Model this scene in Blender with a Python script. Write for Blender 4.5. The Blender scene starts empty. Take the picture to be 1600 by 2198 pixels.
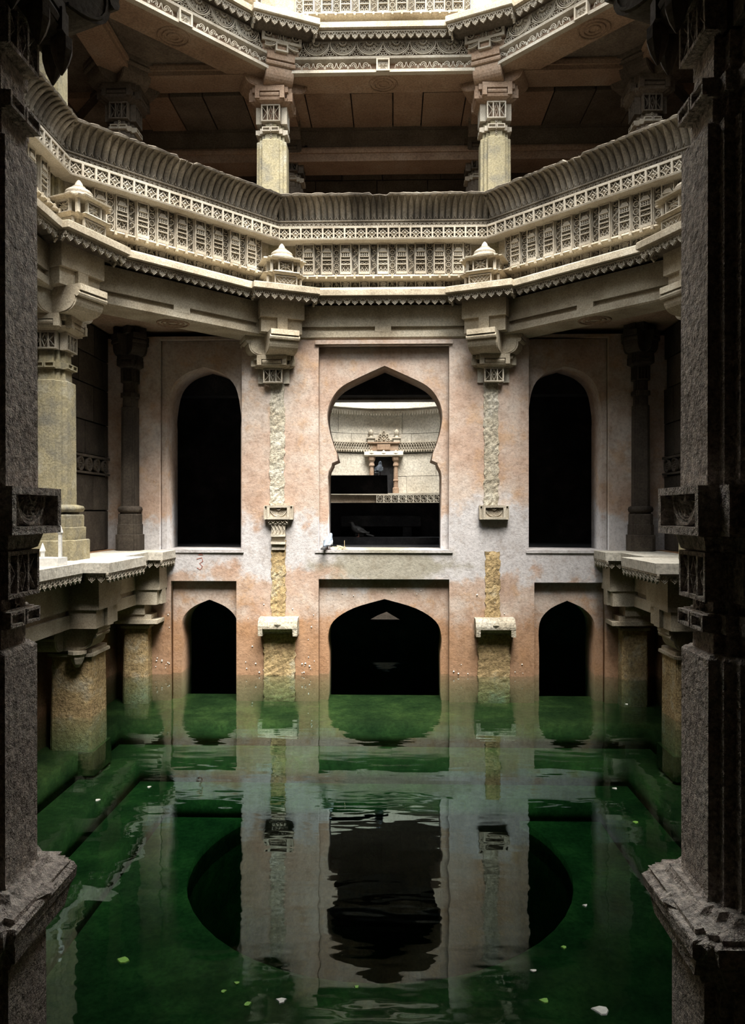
import bpy, bmesh, math, random
from mathutils import Vector, Matrix
random.seed(7)
sc = bpy.context.scene
COL = sc.collection
PI = math.pi
def R(d): return d * PI / 180
# ------------------------------------------------------------------ camera
CAMX, CAMY, CAMZ, YAW, FPX = 0.123, -6.43, 2.24, 0.0269, 1560.0
cd = bpy.data.cameras.new('camera'); cam = bpy.data.objects.new('camera', cd); COL.objects.link(cam)
cd.sensor_fit = 'HORIZONTAL'; cd.sensor_width = 36; cd.lens = 36 * FPX / 1600; cd.clip_start = .05
cam.location = (CAMX, CAMY, CAMZ); cam.rotation_euler = (PI / 2, 0, YAW)
sc.camera = cam
# ------------------------------------------------------------------ sky, sun, exposure
w = bpy.data.worlds.new('sky'); sc.world = w; w.use_nodes = True
bg = w.node_tree.nodes['Background']; bg.inputs[0].default_value = (.93, .97, 1, 1); bg.inputs[1].default_value = 2.7
sd = bpy.data.lights.new('sun', 'SUN'); sd.energy = 8.5; sd.angle = R(34); sd.color = (1, .965, .9)
sun = bpy.data.objects.new('sun', sd); COL.objects.link(sun); sun.rotation_euler = (R(25), R(8), 0)
sc.view_settings.view_transform = 'Standard'; sc.view_settings.look = 'None'
sc.view_settings.gamma = 1; sc.view_settings.use_curve_mapping = False
sc.view_settings.exposure = 0.78
try:
    sc.cycles.max_bounces = 8; sc.cycles.diffuse_bounces = 2; sc.cycles.transparent_max_bounces = 8
    sc.cycles.use_denoising = True; sc.cycles.caustics_reflective = False; sc.cycles.caustics_refractive = False
except Exception: pass

# ------------------------------------------------------------------ materials
def nodes(m):
    m.use_nodes = True; nt = m.node_tree; return nt, nt.nodes, nt.links
def ramp(N, stops):
    r = N.new('ShaderNodeValToRGB'); e = r.color_ramp.elements
    while len(e) < len(stops): e.new(.5)
    for k, (p, c) in enumerate(stops): e[k].position = p; e[k].color = (*c, 1)
    return r
def noise(N, L, vec, scale, detail=5, rough=.6):
    n = N.new('ShaderNodeTexNoise'); n.inputs['Scale'].default_value = scale
    n.inputs['Detail'].default_value = detail; n.inputs['Roughness'].default_value = rough
    L.new(vec, n.inputs['Vector']); return n
def mixc(N, L, f, a, b, mode='MIX'):
    m = N.new('ShaderNodeMix'); m.data_type = 'RGBA'; m.blend_type = mode
    for s, v in ((m.inputs[0], f), (m.inputs[6], a), (m.inputs[7], b)):
        if hasattr(v, 'default_value') or hasattr(v, 'is_linked'): L.new(v, s)
        elif isinstance(v, (int, float)): s.default_value = v
        else: s.default_value = (*v, 1)
    return m.outputs[2]
def stone(name, c1, c2, c3, bump=.4, fine=60, big=2.2, rand=.25, grain=.35, bdist=.012):
    m = bpy.data.materials.new(name); nt, N, L = nodes(m); b = N['Principled BSDF']
    b.inputs['Roughness'].default_value = .9; b.inputs['Specular IOR Level'].default_value = .15
    g = N.new('ShaderNodeNewGeometry'); pos = g.outputs['Position']
    n1 = noise(N, L, pos, big, 6, .65)
    r1 = ramp(N, [(.33, c1), (.52, c2), (.7, c3)]); L.new(n1.outputs[0], r1.inputs[0])
    n2 = noise(N, L, pos, fine, 3, .7)
    r2 = ramp(N, [(.3, (1 - grain,) * 3), (.62, (1 + grain * .4,) * 3)]); L.new(n2.outputs[0], r2.inputs[0])
    c = mixc(N, L, 1.0, r1.outputs[0], r2.outputs[0], 'MULTIPLY')
    oi = N.new('ShaderNodeObjectInfo'); mr = N.new('ShaderNodeMapRange'); L.new(oi.outputs['Random'], mr.inputs[0])
    mr.inputs[3].default_value = 1 - rand; mr.inputs[4].default_value = 1 + rand * .4
    cc = N.new('ShaderNodeCombineColor')
    for k in range(3): L.new(mr.outputs[0], cc.inputs[k])
    c = mixc(N, L, 1.0, c, cc.outputs[0], 'MULTIPLY')
    L.new(c, b.inputs['Base Color'])
    n3 = noise(N, L, pos, fine * .6, 4, .75)
    bp = N.new('ShaderNodeBump'); bp.inputs['Strength'].default_value = bump; bp.inputs['Distance'].default_value = bdist
    L.new(n3.outputs[0], bp.inputs['Height']); L.new(bp.outputs[0], b.inputs['Normal'])
    return m
M = {}
M['stone'] = stone('sandstone', (.30, .245, .17), (.44, .375, .275), (.54, .48, .37), rand=.15)
M['carved'] = stone('carved_sandstone', (.34, .29, .22), (.47, .415, .33), (.55, .505, .42), bump=.25, fine=90, rand=.2)
M['leaf'] = stone('weathered_leaf_stone', (.10, .085, .068), (.20, .17, .13), (.36, .315, .25), bump=.3, fine=50, big=1.7, rand=.3)
M['yellow'] = stone('lichen_sandstone', (.20, .185, .145), (.33, .285, .175), (.40, .375, .30), bump=.6, fine=45, big=2.6, rand=.1)
M['strip'] = stone('eroded_sandstone', (.28, .195, .10), (.40, .29, .145), (.46, .41, .30), bump=1.0, fine=32, big=3.5, rand=.1, grain=.5, bdist=.02)
M['soffit'] = stone('red_brown_sandstone', (.26, .17, .115), (.32, .22, .15), (.36, .27, .2), bump=.25, fine=40, rand=.15)
M['shaded'] = stone('shade_darkened_stone', (.045, .036, .028), (.07, .056, .043), (.10, .082, .062), bump=.4, fine=40, rand=.35)  # shade of the gallery walls and corner columns put into the colour
M['strip_pale'] = stone('eroded_pale_sandstone', (.31, .26, .185), (.41, .365, .28), (.48, .45, .38), bump=1.0, fine=32, big=3.5, rand=.1, grain=.5, bdist=.02)
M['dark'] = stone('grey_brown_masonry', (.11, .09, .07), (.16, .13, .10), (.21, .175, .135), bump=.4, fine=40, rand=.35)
M['pitted'] = stone('pitted_sandstone', (.45, .37, .30), (.58, .49, .405), (.66, .58, .49), bump=1.0, fine=38, big=1.5, rand=.05, grain=.6, bdist=.035)
M['black'] = stone('black_stone_and_shade', (.010, .010, .011), (.02, .02, .021), (.045, .042, .04), bump=.6, fine=40, rand=.05)  # lintel's own black; corridor surfaces use it with their gloom put into the colour
M['algae'] = stone('algae_covered_stone', (.034, .040, .015), (.065, .07, .024), (.13, .125, .04), bump=.4, fine=24, rand=.1)
M['wet'] = stone('damp_red_stone', (.2, .10, .045), (.3, .165, .085), (.36, .24, .14), bump=.6, fine=40, rand=.08)
M['far'] = stone('pale_courtyard_stone', (.50, .45, .37), (.57, .525, .44), (.62, .58, .5), bump=.4, fine=26, rand=.12)
def flat(name, c, rough=.6):
    m = bpy.data.materials.new(name); nt, N, L = nodes(m); b = N['Principled BSDF']
    g = N.new('ShaderNodeNewGeometry'); n = noise(N, L, g.outputs['Position'], 40, 3)
    r = ramp(N, [(.3, tuple(x * .75 for x in c)), (.7, c)]); L.new(n.outputs[0], r.inputs[0]); L.new(r.outputs[0], b.inputs['Base Color'])
    b.inputs['Roughness'].default_value = rough; return m
M['white'] = flat('white_paint', (.8, .78, .74)); M['greenleaf'] = flat('floating_green_leaf', (.22, .45, .06))
M['paleleaf'] = flat('pale_dry_leaf', (.75, .72, .62)); M['twig'] = flat('dry_twig', (.5, .38, .22))
M['slate'] = flat('pigeon_slate', (.2, .235, .28)); M['paleblue'] = flat('pigeon_pale_wing', (.5, .58, .64)); M['beak'] = flat('dark_beak', (.05, .05, .05))
M['snail'] = flat('white_shell', (.75, .72, .66)); M['red'] = flat('red_paint_mark', (.30, .13, .10))

def plaster():
    m = bpy.data.materials.new('pink_lime_plaster'); nt, N, L = nodes(m); b = N['Principled BSDF']
    b.inputs['Roughness'].default_value = .9; b.inputs['Specular IOR Level'].default_value = .15
    g = N.new('ShaderNodeNewGeometry'); pos = g.outputs['Position']
    sx = N.new('ShaderNodeSeparateXYZ'); L.new(pos, sx.inputs[0])
    def mth(op, a, b2=None):
        q = N.new('ShaderNodeMath'); q.operation = op; q.use_clamp = False
        for k, v in enumerate((a, b2)):
            if v is None: continue
            if isinstance(v, (int, float)): q.inputs[k].default_value = v
            else: L.new(v, q.inputs[k])
        return q.outputs[0]
    def sm(v, a, b2):
        q = N.new('ShaderNodeMapRange'); q.interpolation_type = 'SMOOTHSTEP'; L.new(v, q.inputs[0])
        q.inputs[1].default_value = a; q.inputs[2].default_value = b2; return q.outputs[0]
    nb = noise(N, L, pos, 1.3, 6, .62); nm = noise(N, L, pos, 3.3, 6, .68); nf = noise(N, L, pos, 30, 4, .7)
    base = ramp(N, [(.3, (.35, .235, .17)), (.44, (.40, .295, .23)), (.56, (.44, .36, .30)), (.7, (.46, .40, .355))])
    L.new(nb.outputs[0], base.inputs[0])
    c = base.outputs[0]
    # ochre wash streaks
    c = mixc(N, L, mth('MULTIPLY', sm(nm.outputs[0], .5, .68), .6), c, (.42, .265, .15))
    # white lime bloom around the old floor line
    z = sx.outputs[2]
    dz = mth('ABSOLUTE', mth('SUBTRACT', z, 1.75))
    k = mth('SUBTRACT', mth('ADD', mth('MULTIPLY', nb.outputs[0], 1.3), mth('MULTIPLY', nm.outputs[0], .5)), mth('MULTIPLY', dz, .75))
    c = mixc(N, L, mth('MULTIPLY', sm(k, .45, .62), .9), c, (.45, .43, .425))
    # tide stain above the water
    k = mth('SUBTRACT', mth('ADD', mth('MULTIPLY', nm.outputs[0], 1.1), .55), z)
    c = mixc(N, L, mth('MULTIPLY', sm(k, .05, .5), .8), c, (.31, .165, .08))
    # grey run-off stain under the middle sill
    ax = mth('ABSOLUTE', mth('SUBTRACT', sx.outputs[0], .05)); zz = mth('ABSOLUTE', mth('SUBTRACT', z, 1.5))
    k = mth('SUBTRACT', mth('SUBTRACT', mth('ADD', nm.outputs[0], .35), mth('MULTIPLY', ax, .55)), mth('MULTIPLY', zz, 1.6))
    c = mixc(N, L, mth('MULTIPLY', sm(k, .05, .45), .8), c, (.22, .2, .14))
    r2 = ramp(N, [(.32, (.72,) * 3), (.55, (1.05,) * 3)]); L.new(nf.outputs[0], r2.inputs[0])
    n5 = noise(N, L, pos, 7, 6, .7); r5 = ramp(N, [(.3, (.78, .74, .70)), (.5, (1, 1, 1)), (.7, (1.1, 1.1, 1.1))]); L.new(n5.outputs[0], r5.inputs[0])
    c = mixc(N, L, 1.0, c, r5.outputs[0], 'MULTIPLY'); c = mixc(N, L, .8, c, r2.outputs[0], 'MULTIPLY')
    L.new(c, b.inputs['Base Color'])
    bp = N.new('ShaderNodeBump'); bp.inputs['Strength'].default_value = .5; bp.inputs['Distance'].default_value = .012
    L.new(mth('ADD', nf.outputs[0], mth('MULTIPLY', nm.outputs[0], 1.5)), bp.inputs['Height']); L.new(bp.outputs[0], b.inputs['Normal'])
    return m
M['plaster'] = plaster()
def water():
    m = bpy.data.materials.new('green_well_water'); nt, N, L = nodes(m); N.remove(N['Principled BSDF']); out = N['Material Output']
    g = N.new('ShaderNodeNewGeometry'); mp = N.new('ShaderNodeMapping'); mp.inputs['Scale'].default_value = (.55, 1.6, 1)
    L.new(g.outputs['Position'], mp.inputs[0])
    n1 = noise(N, L, mp.outputs[0], 2.2, 2.5, .5)
    bp = N.new('ShaderNodeBump'); bp.inputs['Strength'].default_value = .2; bp.inputs['Distance'].default_value = .02
    L.new(n1.outputs[0], bp.inputs['Height'])
    fr = N.new('ShaderNodeFresnel'); fr.inputs['IOR'].default_value = 1.72; L.new(bp.outputs[0], fr.inputs['Normal'])
    gl = N.new('ShaderNodeBsdfGlossy'); gl.inputs['Roughness'].default_value = .015; L.new(bp.outputs[0], gl.inputs['Normal'])
    gl.inputs['Color'].default_value = (.72, .92, .9, 1)
    tr = N.new('ShaderNodeBsdfTransparent'); mx = N.new('ShaderNodeMixShader')
    L.new(fr.outputs[0], mx.inputs[0]); L.new(tr.outputs[0], mx.inputs[1]); L.new(gl.outputs[0], mx.inputs[2])
    L.new(mx.outputs[0], out.inputs['Surface'])
    va = N.new('ShaderNodeVolumeAbsorption'); va.inputs['Color'].default_value = (.30, .66, .55, 1); va.inputs['Density'].default_value = 1.15
    L.new(va.outputs[0], out.inputs['Volume'])
    return m
M['water'] = water()

# ------------------------------------------------------------------ mesh helpers
class MB:
    def __init__(s): s.v = []; s.f = []
    def add(s, vs, fs):
        o = len(s.v); s.v += [tuple(p) for p in vs]; s.f += [tuple(i + o for i in f) for f in fs]; return s
    def box(s, x0, x1, y0, y1, z0, z1, tx=0, ty=0):
        return s.add([(x0, y0, z0), (x1, y0, z0), (x1, y1, z0), (x0, y1, z0), (x0 + tx, y0 + ty, z1), (x1 - tx, y0 + ty, z1), (x1 - tx, y1 - ty, z1), (x0 + tx, y1 - ty, z1)],
                     [(3, 2, 1, 0), (4, 5, 6, 7), (0, 1, 5, 4), (1, 2, 6, 5), (2, 3, 7, 6), (3, 0, 4, 7)])
    def loft(s, rings, cap=True):
        n = len(rings[0]); o = len(s.v)
        for r in rings: s.v += [tuple(p) for p in r]
        for k in range(len(rings) - 1):
            for i in range(n):
                j = (i + 1) % n; s.f.append((o + k * n + i, o + k * n + j, o + (k + 1) * n + j, o + (k + 1) * n + i))
        if cap:
            s.f.append(tuple(o + i for i in reversed(range(n)))); s.f.append(tuple(o + (len(rings) - 1) * n + i for i in range(n)))
        return s
    def lz(s, levels):                     # [(z, polygon xy)]
        return s.loft([[(x, y, z) for x, y in p] for z, p in levels])
    def py(s, poly, y0, y1):               # polygon in (x,z), thickness along y (y0 front)
        n = len(poly); a = sum(poly[i][0] * poly[(i + 1) % n][1] - poly[(i + 1) % n][0] * poly[i][1] for i in range(n))
        if a < 0: poly = poly[::-1]
        return s.loft([[(x, y1, z) for x, z in poly], [(x, y0, z) for x, z in poly]])
    def px(s, poly, x0, x1, mit=None):     # polygon in (y,z), extruded along x
        if mit is None: f = lambda sg, y: (x0 if sg < 0 else x1)
        else: f = lambda sg, y: sg * T8 * (AP + y)
        n = len(poly); a = sum(poly[i][0] * poly[(i + 1) % n][1] - poly[(i + 1) % n][0] * poly[i][1] for i in range(n))
        if a < 0: poly = poly[::-1]
        return s.loft([[(f(-1, y), y, z) for y, z in poly], [(f(1, y), y, z) for y, z in poly]])
    def rib(s, pts, wd=.01, h=.012, y=0., closed=False, top=.55):   # raised carved band along (x,z) points, in front (-y) of plane y
        n = len(pts); rg = []
        for i in range(n):
            a = pts[(i - 1) % n] if (i > 0 or closed) else pts[i]; b = pts[(i + 1) % n] if (i < n - 1 or closed) else pts[i]
            dx, dz = b[0] - a[0], b[1] - a[1]; l = math.hypot(dx, dz) or 1; nx, nz = -dz / l, dx / l; x, z = pts[i]; q = wd / 2
            rg.append([(x + nx * q, y, z + nz * q), (x + nx * q * top, y - h, z + nz * q * top), (x - nx * q * top, y - h, z - nz * q * top), (x - nx * q, y, z - nz * q)])
        o = len(s.v)
        for r in rg: s.v += r
        for i in range(n if closed else n - 1):
            j = (i + 1) % n
            for k in range(3): s.f.append((o + i * 4 + k, o + j * 4 + k, o + j * 4 + k + 1, o + i * 4 + k + 1))
        return s
    def ring(s, cx, cz, r, wd=.01, h=.012, y=0., n=10): return s.rib([(cx + r * math.cos(2 * PI * k / n), cz + r * math.sin(2 * PI * k / n)) for k in range(n)], wd, h, y, True)
    def arc(s, cx, cz, r, a0, a1, wd=.01, h=.012, y=0., n=8, r1=None):
        r1 = r if r1 is None else r1
        return s.rib([(cx + (r + (r1 - r) * k / n) * math.cos(R(a0 + (a1 - a0) * k / n)), cz + (r + (r1 - r) * k / n) * math.sin(R(a0 + (a1 - a0) * k / n))) for k in range(n + 1)], wd, h, y)
    def boss(s, cx, cz, r, h, y=0., n=6):
        o = [(cx + r * math.cos(2 * PI * k / n), y, cz + r * math.sin(2 * PI * k / n)) for k in range(n)] + [(cx, y - h, cz)]
        return s.add(o, [(k, (k + 1) % n, n) for k in range(n)])
    def petal(s, x0, z0, x1, z1, wd, h, y=0.):     # pointed raised petal from base to tip
        dx, dz = x1 - x0, z1 - z0; l = math.hypot(dx, dz); nx, nz = -dz / l * wd / 2, dx / l * wd / 2; mx, mz = x0 + dx * .42, z0 + dz * .42
        return s.add([(x0, y, z0), (mx + nx, y, mz + nz), (x1, y, z1), (mx - nx, y, mz - nz), (mx, y - h, mz)], [(0, 4, 1), (1, 4, 2), (2, 4, 3), (3, 4, 0)])
    def frame(s, x0, x1, z0, z1, wd, y0, y1):
        s.box(x0, x1, y0, y1, z1 - wd, z1); s.box(x0, x1, y0, y1, z0, z0 + wd)
        s.box(x0, x0 + wd, y0, y1, z0 + wd, z1 - wd); return s.box(x1 - wd, x1, y0, y1, z0 + wd, z1 - wd)
    def lathe(s, prof, n=12, cx=0, cy=0, rot=0, sq=None):
        return s.loft([[(cx + r * math.cos(rot + 2 * PI * k / n), cy + r * math.sin(rot + 2 * PI * k / n), z) for k in range(n)] for r, z in prof])
    def roll(s, c, r, half, axis='x', n=8):
        rings = []
        for t in (-half, half):
            rings.append([(c[0] + t, c[1] + r * math.cos(2 * PI * k / n), c[2] + r * math.sin(2 * PI * k / n)) for k in range(n)])
        return s.loft(rings)
    def rotz(s, a):
        c, q = math.cos(a), math.sin(a); s.v = [(x * c - y * q, x * q + y * c, z) for x, y, z in s.v]; return s
    def shift(s, dx, dy, dz): s.v = [(x + dx, y + dy, z + dz) for x, y, z in s.v]; return s
    def join(s, o): return s.add(o.v, o.f)
    def mesh(s, name, mat, smooth=False, jit=0):
        me = bpy.data.meshes.new(name)
        v = s.v
        if jit:
            rr = random.Random(len(v)); v = [(x + rr.uniform(-jit, jit), y + rr.uniform(-jit, jit), z + rr.uniform(-jit, jit)) for x, y, z in v]
        me.from_pydata(v, [], s.f)
        bm = bmesh.new(); bm.from_mesh(me); bmesh.ops.recalc_face_normals(bm, faces=bm.faces) if not getattr(s, 'keep', 0) else None
        bm.to_mesh(me); bm.free(); me.materials.append(mat)
        if smooth:
            for p in me.polygons: p.use_smooth = True
        return me
ZREF = {}
def T(name, label, cat, loc=(0, 0, 0), rot=0, group=None, zref=None):
    o = bpy.data.objects.new(name, None); COL.objects.link(o); o.empty_display_size = .2
    o.location = loc; o.rotation_euler = (0, 0, rot); o['label'] = label; o['category'] = cat
    if group: o['group'] = group
    ZREF[o.name] = zref if zref is not None else 0.
    return o
def P(name, me, parent, loc=(0, 0, 0), rot=0, scale=None, label=None, kind=None):
    o = bpy.data.objects.new(name, me); COL.objects.link(o)
    z = ZREF.get(parent.name, 0.) if parent is not None else 0
    o.location = (loc[0], loc[1], loc[2] - z); o.rotation_euler = (0, 0, rot)
    if scale: o.scale = scale
    if parent is not None: o.parent = parent
    if label: o['label'] = label
    if kind: o['kind'] = kind
    return o
def PA(name, me, root, loc=(0, 0, 0), rot=0, **kw):      # a part kept square to the hall although its thing is turned
    a = -root.rotation_euler[2]; c, q = math.cos(a), math.sin(a)
    return P(name, me, root, (loc[0] * c - loc[1] * q, loc[0] * q + loc[1] * c, loc[2]), rot + a, **kw)
def S(name, me, loc=(0, 0, 0), rot=0):
    o = bpy.data.objects.new(name, me); COL.objects.link(o); o.location = loc; o.rotation_euler = (0, 0, rot); o['kind'] = 'structure'; return o
CACHE = {}
def C(key, fn):
    if key not in CACHE: CACHE[key] = fn()
    return CACHE[key]
def shape2d(name, outer, holes, y0, y1, mat, plane='xz'):
    cu = bpy.data.curves.new(name, 'CURVE'); cu.dimensions = '2D'; cu.fill_mode = 'BOTH'; cu.extrude = abs(y1 - y0) / 2
    for poly in [outer] + holes:
        sp = cu.splines.new('POLY'); sp.points.add(len(poly) - 1); sp.use_cyclic_u = True
        for p, (x, z) in zip(sp.points, poly): p.co = (x, z, 0, 1)
    ob = bpy.data.objects.new(name, cu); COL.objects.link(ob)
    dg = bpy.context.evaluated_depsgraph_get(); me = bpy.data.meshes.new_from_object(ob.evaluated_get(dg))
    bpy.data.objects.remove(ob); mid = (y0 + y1) / 2
    for v in me.vertices:
        x, z, t = v.co
        v.co = (x, mid - t, z) if plane == 'xz' else (x, z, mid + t)
    bm = bmesh.new(); bm.from_mesh(me); bmesh.ops.remove_doubles(bm, verts=bm.verts, dist=1e-5); bmesh.ops.recalc_face_normals(bm, faces=bm.faces); bm.to_mesh(me); bm.free()
    me.materials.clear(); me.materials.append(mat); me.name = name
    return me
def rect(x0, x1, z0, z1): return [(x0, z0), (x1, z0), (x1, z1), (x0, z1)]
def bez(p0, p1, p2, n=8): return [tuple((1 - t) ** 2 * a + 2 * t * (1 - t) * b + t * t * c for a, b, c in zip(p0, p1, p2)) for t in [k / n for k in range(n + 1)]]
def smooth_chain(pts, n=4):     # Catmull-Rom through pts
    out = []
    for i in range(len(pts) - 1):
        p0 = pts[max(i - 1, 0)]; p1 = pts[i]; p2 = pts[i + 1]; p3 = pts[min(i + 2, len(pts) - 1)]
        for k in range(n):
            t = k / n
            out.append(tuple(.5 * (2 * b + (c - a) * t + (2 * a - 5 * b + 4 * c - d) * t * t + (3 * b - a - 3 * c + d) * t ** 3) for a, b, c, d in zip(p0, p1, p2, p3)))
    out.append(pts[-1]); return out
def to_world(px, py, z=0.):      # where the sight line of a photo pixel meets height z
    d = (CAMZ - z) * FPX / (py - 1099); xc = (px - 800) / FPX * d
    c, s = math.cos(YAW), math.sin(YAW); return (CAMX + xc * c - d * s, CAMY + xc * s + d * c, z)

AP, T8 = 3.621, math.tan(PI / 8)           # octagon apothem
RC = AP / math.cos(PI / 8)
def face_loc(th, z): return (-AP * math.sin(th), AP * math.cos(th), z)
def corner_loc(th, z): return (-RC * math.sin(th), RC * math.cos(th), z)
def octa(ap): r = ap / math.cos(PI / 8); return [(r * math.cos(PI / 8 + k * PI / 4), r * math.sin(PI / 8 + k * PI / 4)) for k in range(8)]

# ================================================================== STRUCTURE
YB = AP - .10                               # front plane of the plaster wall
# plaster wall: front skin with recessed bays, thick body with arches
def zpx(y, k=.00638): return CAMZ + (1099 - y) * k
keyR = [(.79, 1.72), (.79, 2.74), (.775, 2.81), (.735, 2.885), (.73, 2.92), (.65, 2.955), (.68, 3.07), (.725, 3.18)]
keyA = smooth_chain([(.725, 3.18), (.785, 3.40), (.80, 3.61), (.735, 3.81), (.585, 3.985), (.28, 4.14), (0, 4.265)], 4)
def sym(right, cx=0): return [(cx + x, z) for x, z in right] + [(cx - x, z) for x, z in reversed(right) if x > 1e-6]
key = sym(keyR[:-1] + keyA, .02)
def pointed(cx, half, z0, zs, za, n=5):
    r = [(half, z0)] + smooth_chain([(half * .98, zs - .25), (half, zs), (half * .9, zs + (za - zs) * .42), (half * .55, zs + (za - zs) * .76), (0, za)], 4)
    return sym(r, cx)
def rounded(cx, half, z0, zs, za):
    r = [(half, z0)] + smooth_chain([(half, zs - .2), (half, zs), (half * .86, zs + (za - zs) * .55), (half * .5, zs + (za - zs) * .86), (0, za)], 4)
    return sym(r, cx)
recess = [rect(-.885, .905, 1.72, 4.52), rect(-.885, .905, -2, 1.32), rect(-3.09, -1.945, 1.72, 4.62), rect(1.985, 3.07, 1.72, 4.62),
          rect(-2.93, -2.02, -2, 1.29), rect(2.06, 3.02, -2, 1.28)]
arches = [key, pointed(.02, .79, -2, .50, 1.035), rounded(-2.5, .52, 1.72, 3.62, 4.26), rounded(2.50, .50, 1.72, 3.62, 4.25),
          pointed(-2.42, .40, -2, .62, 1.02), pointed(2.53, .39, -2, .60, 1.02)]
for r_ in recess:                           # open the lower bays through the foot of the wall
    if r_[0][1] == -2: r_[0] = (r_[0][0], -1.9); r_[1] = (r_[1][0], -1.9)
arches = [[(x, max(z, -1.9)) for x, z in a] for a in arches]
wb = S('wall_back', shape2d('wall_back', rect(-3.9, 3.9, -2, 4.66), arches, YB + .11, YB + .62, M['plaster']))
P('plaster_face', shape2d('plaster_face', rect(-3.62, 3.62, -2, 4.66), recess, YB, YB + .112, M['plaster']), wb)
for x0, x1, z in ((-.93, .95, 1.72), (-3.12, -1.92, 1.72), (1.95, 3.1, 1.72)):
    P('sill', MB().box(x0, x1, YB - .02, YB + .62, z - .035, z + .004).mesh('sill', M['plaster'], jit=.006), wb)
b = MB().box(-.93, .95, YB - .035, YB + .05, 4.535, 4.59)
P('lintel_moulding', b.mesh('lintel_moulding', M['plaster']), wb)

# floors / ceilings with the octagonal opening
OUT = rect(-6, 6, -9, 6.1)
S('ceiling', shape2d('ceiling', OUT, [octa(AP + .12)], 4.74, 5.22, M['soffit'], 'xy'))
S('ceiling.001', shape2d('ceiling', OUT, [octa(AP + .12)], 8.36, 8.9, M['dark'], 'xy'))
# ceiling slabs of the upper gallery
cl = bpy.data.objects['ceiling.001']
k = 0
for y0, y1 in ((4.05, 4.98), (5.42, 6.0)):
    x = -5.6
    while x < 5.6:
        wdt = random.uniform(.42, .72); dz = random.uniform(0, .03)
        P('slab', MB().box(x, x + wdt - .025, y0, y1, 8.27 - dz + .02, 8.4).mesh('slab', M['soffit'] if random.random() < .6 else M['dark'], jit=.004), cl); x += wdt
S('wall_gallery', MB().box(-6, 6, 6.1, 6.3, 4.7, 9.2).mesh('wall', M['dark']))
gw = bpy.data.objects['wall_gallery']; gw.name = 'wall_back_upper'
for zz in (5.3, 5.75, 6.2, 6.62, 7.05, 7.5, 7.95):
    x = -5.9 + random.uniform(0, .4)
    while x < 5.8:
        wdt = random.uniform(.6, 1.2); P('stone_block', MB().box(x, x + wdt - .02, 6.06 - random.uniform(0, .02), 6.12, zz, zz + .43).mesh('block', M['dark'], jit=.004), gw); x += wdt
hole = rect(-1.7, 1.7, 2.40, 4.72)
S('wall_back_rear', shape2d('wall', rect(-6, 6, -3, 4.74), [hole, [(-.3, .36), (.3, .36), (.13, .46), (.03, .52), (-.12, .46)]], 6.1, 6.3, M['black']))  # solid black below the opening paints the unlit gallery beyond
S('wall_left', MB().box(-6.2, -6, -9, 6.3, -3, 9.2).mesh('wall', M['dark']))
S('wall_right', MB().box(6, 6.2, -9, 6.3, -3, 9.2).mesh('wall', M['dark']))
S('wall_front', MB().box(-6, 6, -9.2, -9, -3, 9.2).mesh('wall', M['dark']))
# floors
S('floor', MB().box(-6, 6, YB + .3, 6.1, 1.35, 1.716).mesh('floor', M['black']))  # corridor floor, ceiling and lintel: gloom put into the black colour
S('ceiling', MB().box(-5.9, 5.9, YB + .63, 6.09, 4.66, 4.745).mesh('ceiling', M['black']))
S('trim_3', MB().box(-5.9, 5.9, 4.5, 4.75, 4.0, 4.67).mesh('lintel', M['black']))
S('floor.001', MB().box(-6, 6, -9, -5.5, .1, .5).mesh('floor', M['dark']))
# gallery side walls behind the mid-level walkway
for sg, nm in ((-1, 'wall_left'), (1, 'wall_right')):
    ws = S(nm + '_gallery', MB().box(sg * 3.89, sg * 4.1, 2.0, 4.2, 1.7, 4.76).mesh('wall', M['shaded']))
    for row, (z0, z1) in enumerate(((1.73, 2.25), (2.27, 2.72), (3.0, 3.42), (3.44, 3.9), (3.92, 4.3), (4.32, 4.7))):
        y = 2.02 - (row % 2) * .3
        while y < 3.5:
            wd = random.uniform(.6, .9); P('stone_block', MB().box(min(sg * 3.84, sg * 3.90) + random.uniform(0, .015), max(sg * 3.84, sg * 3.90), y, min(y + wd - .02, 3.6), z0, z1).mesh('block', M['shaded'], jit=.003), ws); y += wd
    mb = MB()
    for j in range(6):
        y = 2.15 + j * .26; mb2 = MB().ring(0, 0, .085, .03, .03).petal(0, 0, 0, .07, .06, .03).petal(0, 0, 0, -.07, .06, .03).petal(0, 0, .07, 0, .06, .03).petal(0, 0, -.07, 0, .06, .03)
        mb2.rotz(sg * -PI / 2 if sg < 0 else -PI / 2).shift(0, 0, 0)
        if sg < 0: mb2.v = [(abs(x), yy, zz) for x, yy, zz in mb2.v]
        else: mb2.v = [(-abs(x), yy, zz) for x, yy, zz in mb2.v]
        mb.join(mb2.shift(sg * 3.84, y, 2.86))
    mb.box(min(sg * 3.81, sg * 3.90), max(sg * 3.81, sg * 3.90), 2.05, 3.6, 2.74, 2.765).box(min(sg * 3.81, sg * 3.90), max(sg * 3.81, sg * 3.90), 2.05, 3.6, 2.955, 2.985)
    P('carved_band', mb.mesh('carved_band', M['shaded']), ws)
    # lower wall, at the water
    S(nm + '_lower', MB().box(min(sg * 3.72, sg * 4.3), max(sg * 3.72, sg * 4.3), -5.2, YB + .2, -2, 1.72).mesh('wall', M['wet']))
S('wall_front_lower', MB().box(-4.3, 4.3, -5.7, -5.45, -2, .1).mesh('wall', M['wet']))

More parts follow.
